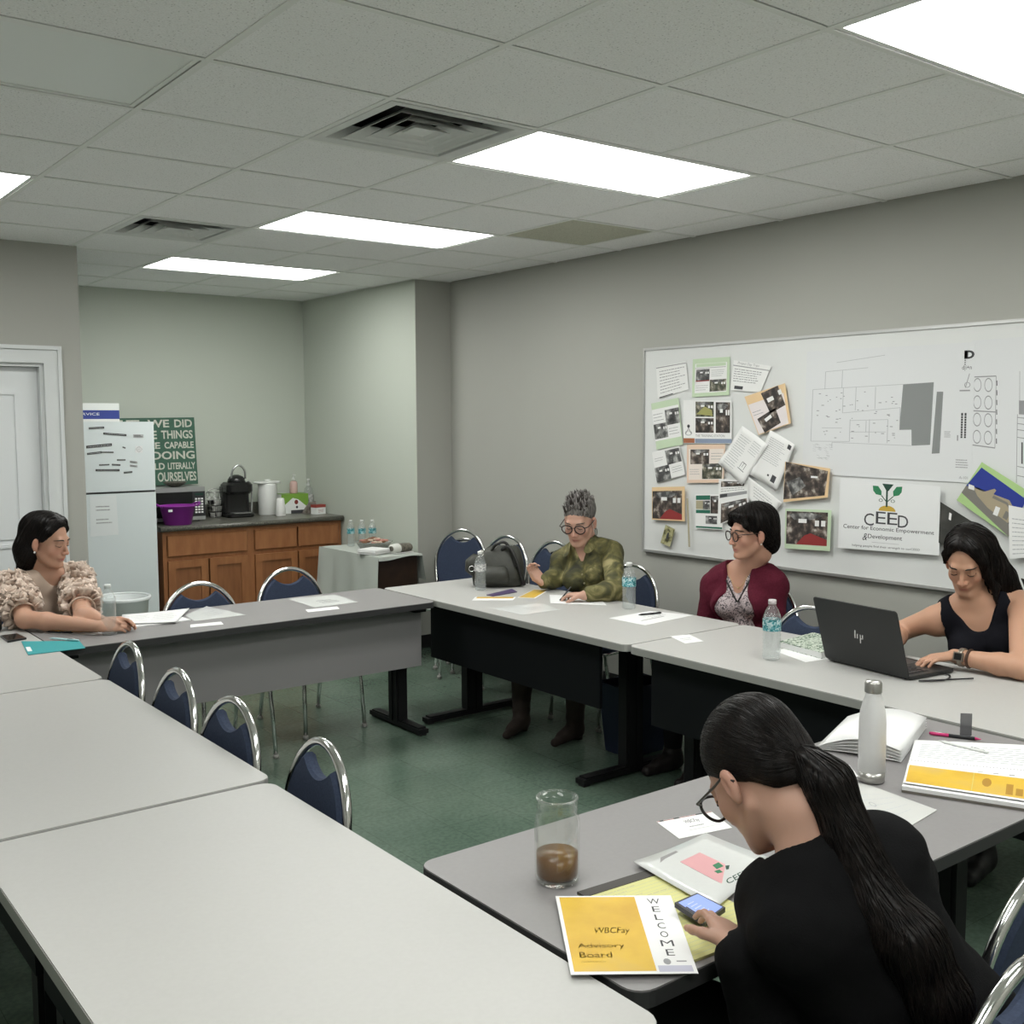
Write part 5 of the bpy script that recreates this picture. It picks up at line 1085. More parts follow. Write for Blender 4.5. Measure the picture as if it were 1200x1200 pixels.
def wob(v, s, ph=0.): return np.sin(v[:, 0]*s+ph+1.7*np.sin(v[:, 1]*s*.7+ph))*np.sin(v[:, 1]*s*.9+2.1*ph+1.3*np.sin(v[:, 2]*s*.8))*np.cos(v[:, 2]*s*1.1+ph*.7)
# ================================================================= people
M_skin = {}
def skin_mat(name, rough=.5):
    m = mat(name, (.5, .3, .22), rough, attr='Col', spec=.35); b = m.node_tree.nodes['Principled BSDF']
    b.inputs['Subsurface Weight'].default_value = .12; b.inputs['Subsurface Radius'].default_value = (.012, .005, .003); b.inputs['Subsurface Scale'].default_value = .5
    return m
def hair_mat(name, c0, c1, rough=.42, stretch=(90, 90, 8)):
    m = ramp_mat(name, [(.35, c0), (.65, c1)], 1., rough, stretch, detail=3, bump=.2, spec=.15); return m
class Frame:
    def __init__(s, o, f, up=(0, 0, 1), k=1.):
        s.o = np.asarray(o, float); s.y = nrm(f); u = np.asarray(up, float); s.z = nrm(u-s.y*(u@s.y)); s.x = np.cross(s.y, s.z); s.k = k
        s.R = np.stack([s.x, s.y, s.z], 1)
    def __call__(s, x, y, z): return s.o+s.k*(s.x*x+s.y*y+s.z*z)
    def loc(s, v): return ((v-s.o)@s.R)/s.k
def head(F, h, neck, jaw=1.):
    "skull, face, ears and neck in the head frame h (x right, y forward, z up; eye line at z = 0)"
    k = h.k; E = lambda c, r, kk=.018, op='+': F.el(h(*c), np.array(r)*k, h.R, kk*k, op); C = lambda a, b, ra, rb, kk=.01, op='+': F.rc(h(*a), h(*b), ra*k, rb*k, kk*k, op)
    E((0, -.018, .040), (.073, .094, .080)); E((0, .030, -.020), (.060*jaw, .060, .082), .03); E((0, .036, -.070), (.046*jaw, .046, .040), .025); C((-.012, .076, -.101), (.012, .076, -.101), .014, .014, .02)
    for s in (-1, 1):
        E((s*.040*jaw, .056, -.030), (.020, .020, .022), .02); C((s*.052*jaw, .0, -.055), (s*.028*jaw, .055, -.097), .0135, .012, .025)
        E((s*.0315, .0935, -.003), (.017, .013, .012), .010, '-'); E((s*.031, .0765, -.004), (.0145, .0125, .0125), .004)
        E((s*.0765, -.006, -.012), (.0085, .017, .029), .006); E((s*.086, .0, -.010), (.006, .009, .017), .004, '-'); E((s*.074, -.002, -.038), (.007, .009, .010), .006)
    C((-.030, .079, .018), (.030, .079, .018), .011, .011, .014); C((0, .086, .004), (0, .1075, -.037), .0070, .0095, .010)
    for s in (-1, 1): E((s*.0115, .097, -.040), (.0085, .010, .0075), .006)
    E((0, .082, -.060), (.024, .014, .014), .012)
    C((-.015, .0855, -.0645), (.015, .0855, -.0645), .0052, .0052, .004); C((0, .0895, -.0635), (0, .0895, -.0645), .0052, .0052, .004); C((-.013, .0845, -.0745), (.013, .0845, -.0745), .0062, .0062, .004)
    E((0, .094, -.0695), (.022, .008, .0012), .002, '-')
    F.chain([h(0, -.036, -.045), h(0, -.036, -.10), np.asarray(neck)], [.049*k, .0465*k, .054*k], .03)
def face_color(h, skin, lips, flush):
    skin, lips, flush = (np.array(c) for c in (skin, lips, flush))
    def fn(v):
        p = h.loc(v); c = np.tile(skin, (len(v), 1)); g = lambda q, s: np.exp(-(((p-np.array(q))/np.array(s))**2).sum(1))
        def bl(c, t, w_): w_ = np.clip(w_, 0, 1)[:, None]; return c*(1-w_)+t*w_
        c = bl(c, flush, .55*g((0, .105, -.038), (.018, .02, .014))+.45*g((.042, .07, -.035), (.024, .04, .022))+.45*g((-.042, .07, -.035), (.024, .04, .022))+.5*g((.08, 0, -.01), (.02, .03, .035))+.5*g((-.08, 0, -.01), (.02, .03, .035)))
        c = bl(c, lips, 1.2*g((0, .09, -.0700), (.020, .014, .0065)))
        c = bl(c, skin*.62, .7*g((.031, .088, .004), (.018, .02, .006))+.7*g((-.031, .088, .004), (.018, .02, .006)))
        return c
    return fn
def hand(F, wr, d, n, lat, k=.95, curl=(.35, .45, .3), thumb=.5, spread=.0, per=None):
    "wrist, direction to the knuckles, palm normal, direction to the thumb side"
    d = nrm(d); n = np.asarray(n, float); n = nrm(n-d*(n@d)); lat = np.asarray(lat, float); l = np.cross(d, n); l = l if l@lat > 0 else -l
    wr = np.asarray(wr, float); B = [(.088, .027), (.092, .0085), (.088, -.0095), (.079, -.0265)]; SEG = [(.040, .025, .020), (.044, .028, .021), (.041, .026, .020), (.032, .020, .017)]
    for i, (a, b) in enumerate(B):
        kn = wr+d*a*k+l*b*k; F.rc(wr+d*.012*k+l*b*.55*k, kn, .0135*k, .0102*k, .012)
        p = kn; ang = 0; c3 = curl if per is None else per[i]
        for j in range(3):
            ang += c3[j]; dd = (d+l*spread*(1.5-i)*.5); dd = nrm(dd)*math.cos(ang)+n*math.sin(ang); q = p+dd*SEG[i][j]*k
            r0, r1 = ((.0092, .0082), (.0080, .0072), (.0072, .0062))[j]; f_ = (1, 1.03, 1, .88)[i]; F.rc(p, q, r0*k*f_, r1*k*f_, .004 if j == 0 else .003); p = q
    F.el(wr+d*.05*k, np.array([.036, .045, .012])*k, np.stack([l, d, n], 1), .012)
    t0 = wr+d*.022*k+l*.022*k; td = nrm(d*.62+l*.72+n*.35*thumb*2); t1 = t0+td*.042*k; td2 = nrm(d*.85+l*.32+n*thumb); t2 = t1+td2*.031*k; td3 = nrm(d*.95+l*.05+n*thumb*1.1); t3 = t2+td3*.025*k
    F.chain([t0, t1, t2, t3], [.0145*k, .0108*k, .0092*k, .0075*k], .006)
class Torso:
    "axes and joints of a seated figure"
    def __init__(s, hip, neck, facing, sh=.178, drop=.055):
        s.hip = np.asarray(hip, float); s.neck = np.asarray(neck, float); s.f = Frame(s.hip, facing, s.neck-s.hip); u = nrm(s.neck-s.hip); f0 = np.asarray(facing, float)
        s.u = u; s.fw = nrm(f0-u*(f0@u)); s.r = np.cross(s.fw, u); s.L = np.linalg.norm(s.neck-s.hip); s.R = np.stack([s.r, s.fw, u], 1)
        s.shr = s.neck+s.r*sh-u*drop; s.shl = s.neck-s.r*sh-u*drop
    def P(s, r, f, t): return s.hip+s.r*r+s.fw*f+s.u*(t*s.L)         # right, forward, height 0..1 (hip..neck)
    def build(s, F, g=0., bust=.052, waist=.125, k=.04, hips=True):
        E = lambda c, r, kk=k: F.el(s.P(*c), np.array(r)+g, s.R, kk)
        if hips: E((0, -.01, .0), (.172, .125, .115))
        E((0, .0, .30), (waist, .098, .14)); E((0, -.008, .58), (.138, .100, .15)); E((0, -.012, .80), (.148, .085, .105))
        for q in (-1, 1):
            if bust: F.el(s.P(q*.070, .078, .60), np.array([.062, bust, .062])+g, s.R, .035)
            sh = s.shr if q > 0 else s.shl; F.rc(s.P(q*.035, -.015, .99), sh-s.u*.002, .040+g, .047+g, .035); F.rc(s.P(q*.11, -.02, .84), sh-s.u*.03, .06+g, .05+g, .03)
def legs(F, T_, knees, ankles, g=0., thick=1.):
    for q, kn, an in zip((1, -1), knees, ankles):
        hp = T_.hip+T_.r*q*.088-T_.u*.02; F.rc(hp, kn, .082*thick+g, .057*thick+g, .03); m = (np.asarray(kn)*.62+np.asarray(an)*.38); bk = -T_.fw*.012
        F.chain([kn, m+bk, an], [.055*thick+g, .050*thick+g, .033*thick+g], .02)
def arm(F, sh, el, wr, g=0., k=.02, r=(.046, .039, .040, .026), to=1.):
    sh, el, wr = (np.asarray(a, float) for a in (sh, el, wr)); w2 = el+(wr-el)*to
    F.rc(sh, el, r[0]+g, r[1]+g, k); fm = el*.7+wr*.3
    if to > .3: F.chain([el, fm, w2], [r[1]+g, r[2]+g, (r[2]+(r[3]-r[2])*(to-.3)/.7)+g], k)
    else: F.rc(el, w2, r[1]+g, r[2]+g, k)
def arc_on(F, h, pts, r, y0=.16):
    "a fine tube that follows the face: points (x, z) of the head frame dropped onto the skin"
    out = []
    for x, z in pts:
        p = F.march(h(x, y0, z), -h.y, .2)
        if p is not None: out.append(p+h.y*r*.35)
    return out
def face_parts(F, h, root, base, brow, lash, brow_r=.0028, eye=None):
    for s in (-1, 1):
        pts = arc_on(F, h, [(s*.015, .0185), (s*.022, .0210), (s*.032, .0222), (s*.042, .0198), (s*.049, .0155)], brow_r)
        if len(pts) > 2: MB().tube([p-base for p in pts], [brow_r*.8*h.k, brow_r*1.1*h.k, brow_r*1.1*h.k, brow_r*.9*h.k, brow_r*.4*h.k][:len(pts)], 6).build('eyebrow', brow, root)
        pts = arc_on(F, h, [(s*.018, -.0065), (s*.024, -.0095), (s*.031, -.0105), (s*.039, -.0090), (s*.046, -.0050)], .0015)
        if len(pts) > 2: MB().tube([p-base for p in pts], .0016*h.k, 6).build('eyelashes', lash, root)
def glasses(h, root, base, m, rx=.026, rz=.0205, y=.103, tilt=.0, label=None):
    g = MB(); lens = clear_mat('spectacle lens', (.97, .97, .97), .02, .12) if 'spectacle lens' not in MATS else MATS['spectacle lens']
    go = None
    for s in (-1, 1):
        ring = [h(s*.034+rx*math.cos(a)*(1+.06*math.sin(a)), y-.004*abs(math.cos(a)), -.006+rz*math.sin(a))-base for a in np.linspace(0, 2*PI, 26, False)]
        g.tube(ring, .0029*h.k, 6, True); g.tube([h(s*.059, y-.004, .004)-base, h(s*.074, y-.012, .006)-base, h(s*.0785, .03, .004)-base, h(s*.0795, -.005, .006)-base, h(s*.080, -.022, -.014)-base], .0024*h.k, 6)
    g.tube([h(-.009, y, .002)-base, h(0, y+.002, .005)-base, h(.009, y, .002)-base], .002*h.k, 6)
    go = g.build('glasses', m, root)
    for s in (-1, 1):
        ring = [h(s*.034+rx*.97*math.cos(a), y-.003, -.006+rz*.97*math.sin(a))-base for a in np.linspace(0, 2*PI, 20, False)]; MB().add(ring, [tuple(range(20))], True).build('lens', lens, go)
    return go
def strands(n, seed, root_pts, flow, length, r, jitter=.01, segs=6):
    "loose tapering locks: start points, a function giving the step direction, and a length"
    R_ = random.Random(seed); mb = MB()
    for _ in range(n):
        p = np.array(R_.choice(root_pts), float)+np.array([R_.uniform(-1, 1) for _ in range(3)])*jitter; pts = [p]; L = length*R_.uniform(.7, 1.1)
        for k in range(segs): p = p+flow(p)*L/segs+np.array([R_.uniform(-1, 1) for _ in range(3)])*.0015; pts.append(p)
        mb.tube(pts, [r*(1-.85*(k/segs)**1.5) for k in range(segs+1)], 5)
    return mb
def lay_strands(name, H, m, parent, base, n, flow, seed, keep=None, steps=12, step=.011, r=.0016, off=.0008, h0=.008, wild=.15):
    "fine locks that lie on a hair volume and follow its flow, running a little past its edge"
    R_ = np.random.RandomState(seed); v, f = H.surface(h0)
    if keep is not None: v = v[keep(v)]
    P = v[R_.randint(0, len(v), n)]+R_.normal(0, .002, (n, 3)); lane = R_.normal(0, wild, (n, 3)); pts = []
    def grad(p):
        e = .0015; d = H.at(p); g = np.stack([(H.at(p+np.eye(3)[i]*e)-d)/e for i in range(3)], 1); return d, g/np.maximum(np.linalg.norm(g, axis=1, keepdims=True), 1e-9)
    nst = R_.randint(steps//2, steps+1, n)
    d, g = grad(P); P = P-g*(d-off)[:, None]
    for k in range(steps+1):
        pts.append(P.copy()); d, g = grad(P); t = flow(P)+lane; t = t-g*(t*g).sum(1, keepdims=True); t /= np.maximum(np.linalg.norm(t, axis=1, keepdims=True), 1e-9)
        mv = (k < nst)[:, None]; P = P+t*step*mv; d, g = grad(P); P = P-g*np.clip(d-off, -.004, .004)[:, None]*mv
    pts = np.stack(pts, 1); T_ = np.gradient(pts, axis=1); T_ /= np.maximum(np.linalg.norm(T_, axis=2, keepdims=True), 1e-9)
    A = np.cross(T_, np.array([.31, .52, .79])); A /= np.maximum(np.linalg.norm(A, axis=2, keepdims=True), 1e-9); B = np.cross(T_, A)
    tp = np.clip(1.15-np.arange(steps+1)[None, :]/np.maximum(nst[:, None], 1), .12, 1)*np.clip(.25+np.arange(steps+1)[None, :]*.5, 0, 1); rr = (r*tp)[:, :, None]; S = 4
    ring = np.stack([pts+rr*(A*math.cos(2*PI*q/S)+B*math.sin(2*PI*q/S)) for q in range(S)], 2); V_ = ring.reshape(-1, 3)-base
    i = np.arange(n)[:, None, None]*(steps+1)*S; k = np.arange(steps)[None, :, None]*S; q = np.arange(S)[None, None, :]; q2 = (q+1) % S
    F_ = np.stack([i+k+q, i+k+q2, i+k+S+q2, i+k+S+q], 3).reshape(-1, 4)
    live = (np.arange(steps)[None, :, None] < nst[:, None, None])*np.ones((1, 1, S), bool); o = link(name, grid_mesh(name, V_, F_[live.reshape(-1)]), m, parent); o['kind'] = 'stuff'; return o
def groove(h, amp=.0022, freq=34, zf=18):
    def fn(v):
        p = h.loc(v); a = np.arctan2(p[:, 0], -p[:, 1]+.02); return amp*(np.sin(a*freq+2*np.sin(p[:, 2]*zf))+.6*np.sin(a*freq*2.3+p[:, 2]*zf*2+1))
    return fn
M_brow = mat('dark brow hair', (.02, .014, .011), .7); M_lash = mat('lash line', (.012, .009, .008), .6); M_browg = mat('grey brow hair', (.10, .085, .075), .7)
M_hdark = hair_mat('dark brown hair', (.0030, .0024, .0024), (.0095, .0070, .0062), .40)
M_frame = mat('dark tortoise frame', (.03, .016, .012), .3); M_denim = mat('black denim', (.010, .010, .012), .85, spec=.2)
def person(label, base): return thing('person', label, 'person', base)
def shoes(root, base, anks, toes, m, r=.036, name='shoe', shaft=0.):
    for an, to in zip(anks, toes):
        F = Field(); an = np.asarray(an, float); to = np.asarray(to, float); d = nrm((to-an)*V(1, 1, 0)); up_ = .028 if shaft else 0.; hl = V(an[0], an[1], .034+up_)-d*.02; tp = V(an[0], an[1], .026)+d*.175
        F.rc(hl, tp, .036-up_*.15, .027-up_*.15, .02); F.rc(V(an[0], an[1], .06), V(an[0], an[1], .045)+d*.10, .042, .030, .03); F.rc(an, V(an[0], an[1], .05), r+.006, .040, .03)
        if shaft: F.rc(an, an+V(0, 0, shaft)-d*.01, r+.006, r+.018, .02)
        F.half(V(0, 0, .002), (0, 0, -1), V(an[0]-.4, an[1]-.4, -.1), V(an[0]+.4, an[1]+.4, .05), .004)
        bo_ = field_obj(name, F, .005, m, root, base, (lambda v: .0025*wob(v, 60)) if shaft else None)
        if shaft: MB().lathe([(.024, 0), (.025, .02), (.031, .055)], tuple(V(an[0], an[1], 0)-d*.028-base), 12).build('heel', m, bo_)
# ---------------------------------------------------------------- person in the olive shirt
def person_olive():
    base = V(2.86, 2.68, 0); root = person('person in a mottled olive shirt and glasses writing at the table', base)
    fw = nrm(V(-.90, -.43, 0)); neck = px_(684, 640, 2.80)+V(0, 0, .005); T_ = Torso(V(2.885, 2.70, .58), neck, fw, .158, .062)
    h = Frame(neck+fw*.058+V(0, 0, .150), nrm(V(-.83, -.46, -.34)), k=1.13)
    S = Field(); T_.build(S, 0); head(S, h, neck-V(0, 0, .01), .97)
    elr, wrr = px_(652, 684, 2.70), px_(636, 684, 2.56); ell, wrl = px_(722, 693, 2.68), px_(684, 685, 2.50)
    for p in (elr, ell): p[2] = max(p[2], TZ+.06)
    wrr[2] = max(wrr[2], TZ+.055); wrl[2] = TZ+.038
    arm(S, T_.shr, elr, wrr); arm(S, T_.shl, ell, wrl)
    tip = px_(621, 664, 2.52); hand(S, wrr, tip-wrr, V(-.1, -1, .1), V(-.6, -.3, .6), .92, per=((.5, .95, .5), (.6, 1.0, .5), (.7, 1.0, .5), (.8, 1., .5)), thumb=.9, spread=.08)
    hd = px_(655, 688, 2.44); hd[2] = TZ+.035; hand(S, wrl, hd-wrl, V(-.15, .3, -.7), V(-.8, .1, .5), .92, curl=(.55, .65, .35), thumb=.6)
    kn = [V(2.45, 2.80, .53), V(2.50, 2.52, .53)]; an = [V(2.31, 2.72, .13), V(2.44, 2.42, .13)]; toe = [V(2.16, 2.65, .03), V(2.25, 2.38, .03)]; legs(S, T_, kn, an)
    field_obj('body', S, .0045, skin_mat('skin fair'), root, base, None, 1, face_color(h, (.50, .30, .225), (.34, .13, .11), (.50, .22, .17)))
    face_parts(S, h, root, base, M_browg, M_lash); glasses(h, root, base, M_frame, .027, .0225, .104)
    # shirt
    F = Field(); T_.build(F, .012, .056, .140, hips=False); F.el(T_.P(0, 0, .05), (.185, .14, .12), T_.R, .05)
    arm(F, T_.shr, elr, wrr, .014, .02, to=.86); arm(F, T_.shl, ell, wrl, .014, .02, to=.80)
    F.rc(neck-V(0, 0, .03), neck+V(0, 0, .03)+fw*.01, .078, .070, .02)
    F.rc(neck+V(0, 0, .02)+fw*.0, neck+V(0, 0, .14)+fw*.045, .060, .066, .008, '-'); F.chain([neck+fw*.075+V(0, 0, .05), T_.P(0, .115, .86), T_.P(0, .145, .72)], [.055, .036, .008], .008, '-')
    def folds(v): return .0035*wob(v, 34)+.002*wob(v, 71, 1.3)
    M_ol = ramp_mat('mottled olive cloth', [(.30, (.020, .021, .008)), (.43, (.055, .053, .016)), (.56, (.125, .112, .036)), (.68, (.29, .25, .115))], 10, .75, detail=4, dist=1.2)
    so = field_obj('shirt', F, .006, M_ol, root, base, folds)
    for q in (-1, 1):                                             # collar wings
        C = MB(); a = neck+T_.r*q*.066+V(0, 0, .052)-fw*.03; b = neck+T_.r*q*.058+fw*.060+V(0, 0, .035); c = neck+T_.r*q*.030+fw*.118-V(0, 0, .035); d_ = neck+T_.r*q*.085+fw*.112-V(0, 0, .058); e = neck+T_.r*q*.112+fw*.055-V(0, 0, .012); f_ = neck+T_.r*q*.095-fw*.03+V(0, 0, .012)
        C.add([p-base for p in (a, b, c, d_, e, f_)], [(0, 1, 4, 5), (1, 2, 3, 4)]); o = C.build('collar', M_ol, so); sm = o.modifiers.new('thickness', 'SOLIDIFY'); sm.thickness = .004; sb_ = o.modifiers.new('soft', 'SUBSURF'); sb_.levels = sb_.render_levels = 2
    for t_ in (.66, .54, .42, .30):
        p = T_.P(0, .3, t_); p2 = F.march(p, -T_.fw, .3)
        if p2 is not None: MB().lathe([(.0055, -.002), (.0055, .002), (.003, .003)], n=8).xf(lambda v: (p2-base)+T_.r*v[0]+T_.u*v[1]+T_.fw*v[2]).build('button', mat('shirt button', (.25, .22, .13), .4), so)
    # trousers, boots
    F = Field(); F.el(T_.P(0, -.01, 0), (.186, .138, .125), T_.R, .04); legs(F, T_, kn, [a+V(0, 0, .12) for a in an], .011); field_obj('trousers', F, .008, M_denim, root, base, lambda v: .002*wob(v, 60))
    shoes(root, base, an, toe, mat('brown suede', (.034, .023, .018), .8, noise=(.024, .016, .013), nscale=25), .040, 'boot', .13)
    # hair: cropped grey sides, spiky streaked crest
    H = Field(); H.el(h(0, -.022, .046), np.array((.0785, .0985, .082))*h.k, h.R, .01); H.el(h(0, .075, -.045), np.array((.085, .085, .092))*h.k, h.R, .012, '-'); H.el(h(0, -.02, -.075), np.array((.1, .13, .06))*h.k, h.R, .01, '-')
    for q in (-1, 1): H.el(h(q*.082, .004, -.01), np.array((.02, .026, .03))*h.k, h.R, .008, '-')
    M_hg = hair_mat('cropped grey hair', (.06, .055, .051), (.17, .16, .15), .6, (120, 120, 30)); ho = field_obj('hair', H, .0045, M_hg, root, base, lambda v: .0012*wob(v, 300))
    R_ = random.Random(5); mb = MB(); mb2 = MB()
    for k in range(230):
        x_ = R_.uniform(-.058, .058); y_ = R_.uniform(-.085, .064); z_ = .040+.083*math.sqrt(max(0, 1-(x_/.082)**2-((y_+.02)/.108)**2))
        p = h(x_, y_, z_); d_ = nrm(h.z*1.1+V(0, 0, .5)+h.x*x_*5+h.y*(y_*1.2)+np.array([R_.uniform(-.42, .42) for _ in range(3)])); L = R_.uniform(.014, .044)*(1.1 if y_ > 0 else .9)
        (mb if k % 3 else mb2).tube([p-d_*.008-base, p+d_*L*.5-base, p+d_*L+h.y*.006-base], [.0065, .0045, .0008], 5)
    mb.build('hair_spikes', hair_mat('spiked grey hair', (.11, .10, .096), (.34, .32, .31), .5), ho); mb2.build('hair_spikes', hair_mat('spiked dark hair', (.025, .021, .019), (.07, .06, .055), .5), ho)
    for q in (-1, 1):
        c = h(q*.079, .0, -.062); MB().tube([c+h.y*.016*math.cos(a)+h.z*(.022*math.sin(a))-base for a in np.linspace(0, 2*PI, 18, False)], .0022, 6, True).build('earring', mat('dark earring', (.06, .05, .04), .3, .8), root)
    p = wrl+nrm(ell-wrl)*.03; ax = nrm(ell-wrl); b1 = nrm(np.cross(ax, V(0, 0, 1))); b2 = np.cross(ax, b1)
    MB().tube([p+(b1*math.cos(a)+b2*math.sin(a))*.0335-base for a in np.linspace(0, 2*PI, 20, False)], .007, 7, True).build('bracelet', mat('brown cuff', (.07, .05, .025), .5), root)
    pd = nrm((hd-wrl)*V(1, 1, 0)); pen_a = wrl*V(1, 1, 0)+pd*.135+V(-.015, -.01, TZ+.005); tag(MB().tube([pen_a, pen_a-pd*.075+V(-.004, .01, .075)], .004, 7).build('pen', M_pen), 'dark pen held in the hand of the person in olive', 'pen')
person_olive()
# ---------------------------------------------------------------- person in the burgundy cardigan
def person_cardigan():
    base = V(2.98, 1.66, 0); root = person('person in a burgundy cardigan over a patterned blouse, head turned aside', base)
    fw = nrm(V(-.93, -.36, 0)); neck = px_(869, 668, 2.91); T_ = Torso(V(2.985, 1.68, .58), neck, fw, .152, .072)
    h = Frame(px_(881, 624, 2.885), nrm(V(-.89, .36, -.07)), k=1.08)
    S = Field(); T_.build(S, 0, .062, .140); head(S, h, neck, .98)
    elr, ell = T_.shr+V(-.02, .045, -.27), T_.shl+V(-.04, -.04, -.27); wrr, wrl = V(2.72, 1.74, .615), V(2.71, 1.60, .615)
    arm(S, T_.shr, elr, wrr); arm(S, T_.shl, ell, wrl)
    hand(S, wrr, V(-.6, -.7, -.1), V(0, 0, -1), V(-.7, .6, 0), .92, curl=(.3, .4, .3)); hand(S, wrl, V(-.7, .6, -.1), V(0, 0, -1), V(-.6, -.7, 0), .92, curl=(.3, .4, .3))
    kn = [V(2.53, 1.78, .52), V(2.53, 1.57, .52)]; an = [V(2.50, 1.76, .12), V(2.48, 1.55, .12)]; toe = [V(2.3, 1.76, 0), V(2.3, 1.53, 0)]; legs(S, T_, kn, an)
    field_obj('body', S, .0045, skin_mat('skin tan'), root, base, None, 1, face_color(h, (.46, .255, .18), (.38, .12, .11), (.48, .20, .15)))
    face_parts(S, h, root, base, M_brow, M_lash); glasses(h, root, base, M_frame, .026, .021, .104)
    # blouse
    M_bl = ramp_mat('black and blush print', [(.0, (.035, .030, .036)), (.44, (.05, .042, .05)), (.49, (.40, .33, .34)), (1, (.55, .47, .47))], 55, .7, kind='noise', detail=6, dist=2.2, const=False)
    F = Field(); T_.build(F, .009, .068, .150, hips=False); F.el(T_.P(0, .02, .1), (.17, .13, .13), T_.R, .05)
    F.rc(neck+V(0, 0, .0), neck+V(0, 0, .1), .078, .09, .006, '-'); F.chain([neck+fw*.07+V(0, 0, .03), T_.P(0, .115, .84), T_.P(0, .155, .66)], [.062, .040, .004], .006, '-')
    bo = field_obj('blouse', F, .006, M_bl, root, base, lambda v: .0025*wob(v, 40))
    trim = []
    for q in (-1, 1):
        pts = [T_.P(q*x, .3, t_) for x, t_ in ((.064, .93), (.050, .87), (.034, .80), (.018, .73), (.002, .665))]
        hit = [S2 for S2 in (F.march(p, -T_.fw, .4) for p in pts) if S2 is not None]
        if len(hit) > 2: MB().tube([p-base for p in hit], .0045, 6).build('neck_trim', mat('black satin', (.012, .011, .012), .4), bo)
    # cardigan: open front
    F = Field(); T_.build(F, .021, .070, .162, hips=False); F.el(T_.P(0, 0, .08), (.192, .15, .14), T_.R, .05)
    arm(F, T_.shr, elr, wrr, .019, .02, to=.72); arm(F, T_.shl, ell, wrl, .019, .02, to=.72)
    F.rc(neck+V(0, 0, .0), neck+V(0, 0, .1), .072, .085, .008, '-'); F.chain([neck+fw*.06+V(0, 0, .03), T_.P(.005, .165, .80), T_.P(.02, .19, .55), T_.P(.02, .19, .25), T_.P(.01, .18, -.1)], [.066, .074, .112, .115, .11], .01, '-')
    field_obj('cardigan', F, .006, mat('burgundy knit', (.095, .010, .024), .85, noise=(.07, .007, .017), nscale=120, bump=.3, bscale=260, spec=.2), root, base, lambda v: .003*wob(v, 36)+.0015*wob(v, 80, 2))
    F = Field(); F.el(T_.P(0, -.01, 0), (.19, .14, .125), T_.R, .04); legs(F, T_, kn, an, .011); field_obj('trousers', F, .008, M_denim, root, base); shoes(root, base, an, toe, mat('dark leather', (.012, .008, .008), .5))
    # hair
    H = Field(); E = lambda c, r, kk=.012, op='+': H.el(h(*c), np.array(r)*h.k, h.R, kk, op)
    E((0, -.028, .050), (.090, .104, .092)); E((0, -.060, -.010), (.080, .070, .085), .03); E((0, -.082, -.06), (.06, .045, .05), .03); E((-.01, .045, .088), (.064, .056, .028), .03)
    E((0, .085, -.055), (.092, .078, .092), .010, '-'); E((0, .035, -.090), (.10, .058, .085), .010, '-'); E((0, .112, .02), (.075, .036, .06), .012, '-')
    for q in (-1, 1): E((q*.092, .004, -.016), (.026, .024, .036), .008, '-'); H.chain([h(q*.055, .070, .082), h(q*.072, .066, .045), h(q*.076, .05, .016)], [.018, .013, .004], .012)
    ho = field_obj('hair', H, .0045, M_hdark, root, base, groove(h, .0006, 26, 26))
    lay_strands('hair_locks', H, M_hdark, ho, base, 800, lambda p: np.where((h.loc(p)[:, 1] > .01)[:, None], h.y*.55-h.x*.9, -h.y*.35)-h.z*1.0+h.x*np.sign(h.loc(p)[:, :1])*.5, 4, steps=8, r=.0019, wild=.2)
    # necklace, earring
    pts = [F2 for F2 in (S.march(T_.P(x, .3, t_), -T_.fw, .4) for x, t_ in ((-.045, .97), (-.035, .91), (-.018, .85), (0, .82), (.018, .85), (.035, .91), (.045, .97))) if F2 is not None]
    if len(pts) > 3: no = MB().tube([p-base for p in pts], .0014, 5).build('necklace', mat('fine gold chain', (.5, .38, .2), .3, .9), root); MB().lathe([(0, -.006), (.006, 0), (0, .006)], n=8, cap=False).xf(lambda v: v+pts[len(pts)//2]-base).build('pendant', MATS['fine gold chain'], no)
    for q in (-1, 1): MB().lathe([(0, -.005), (.0045, 0), (0, .005)], n=8, cap=False).xf(lambda v: v+h(q*.083, .0, -.046)-base).build('earring', mat('pearl', (.75, .73, .7), .25), root)
person_cardigan()
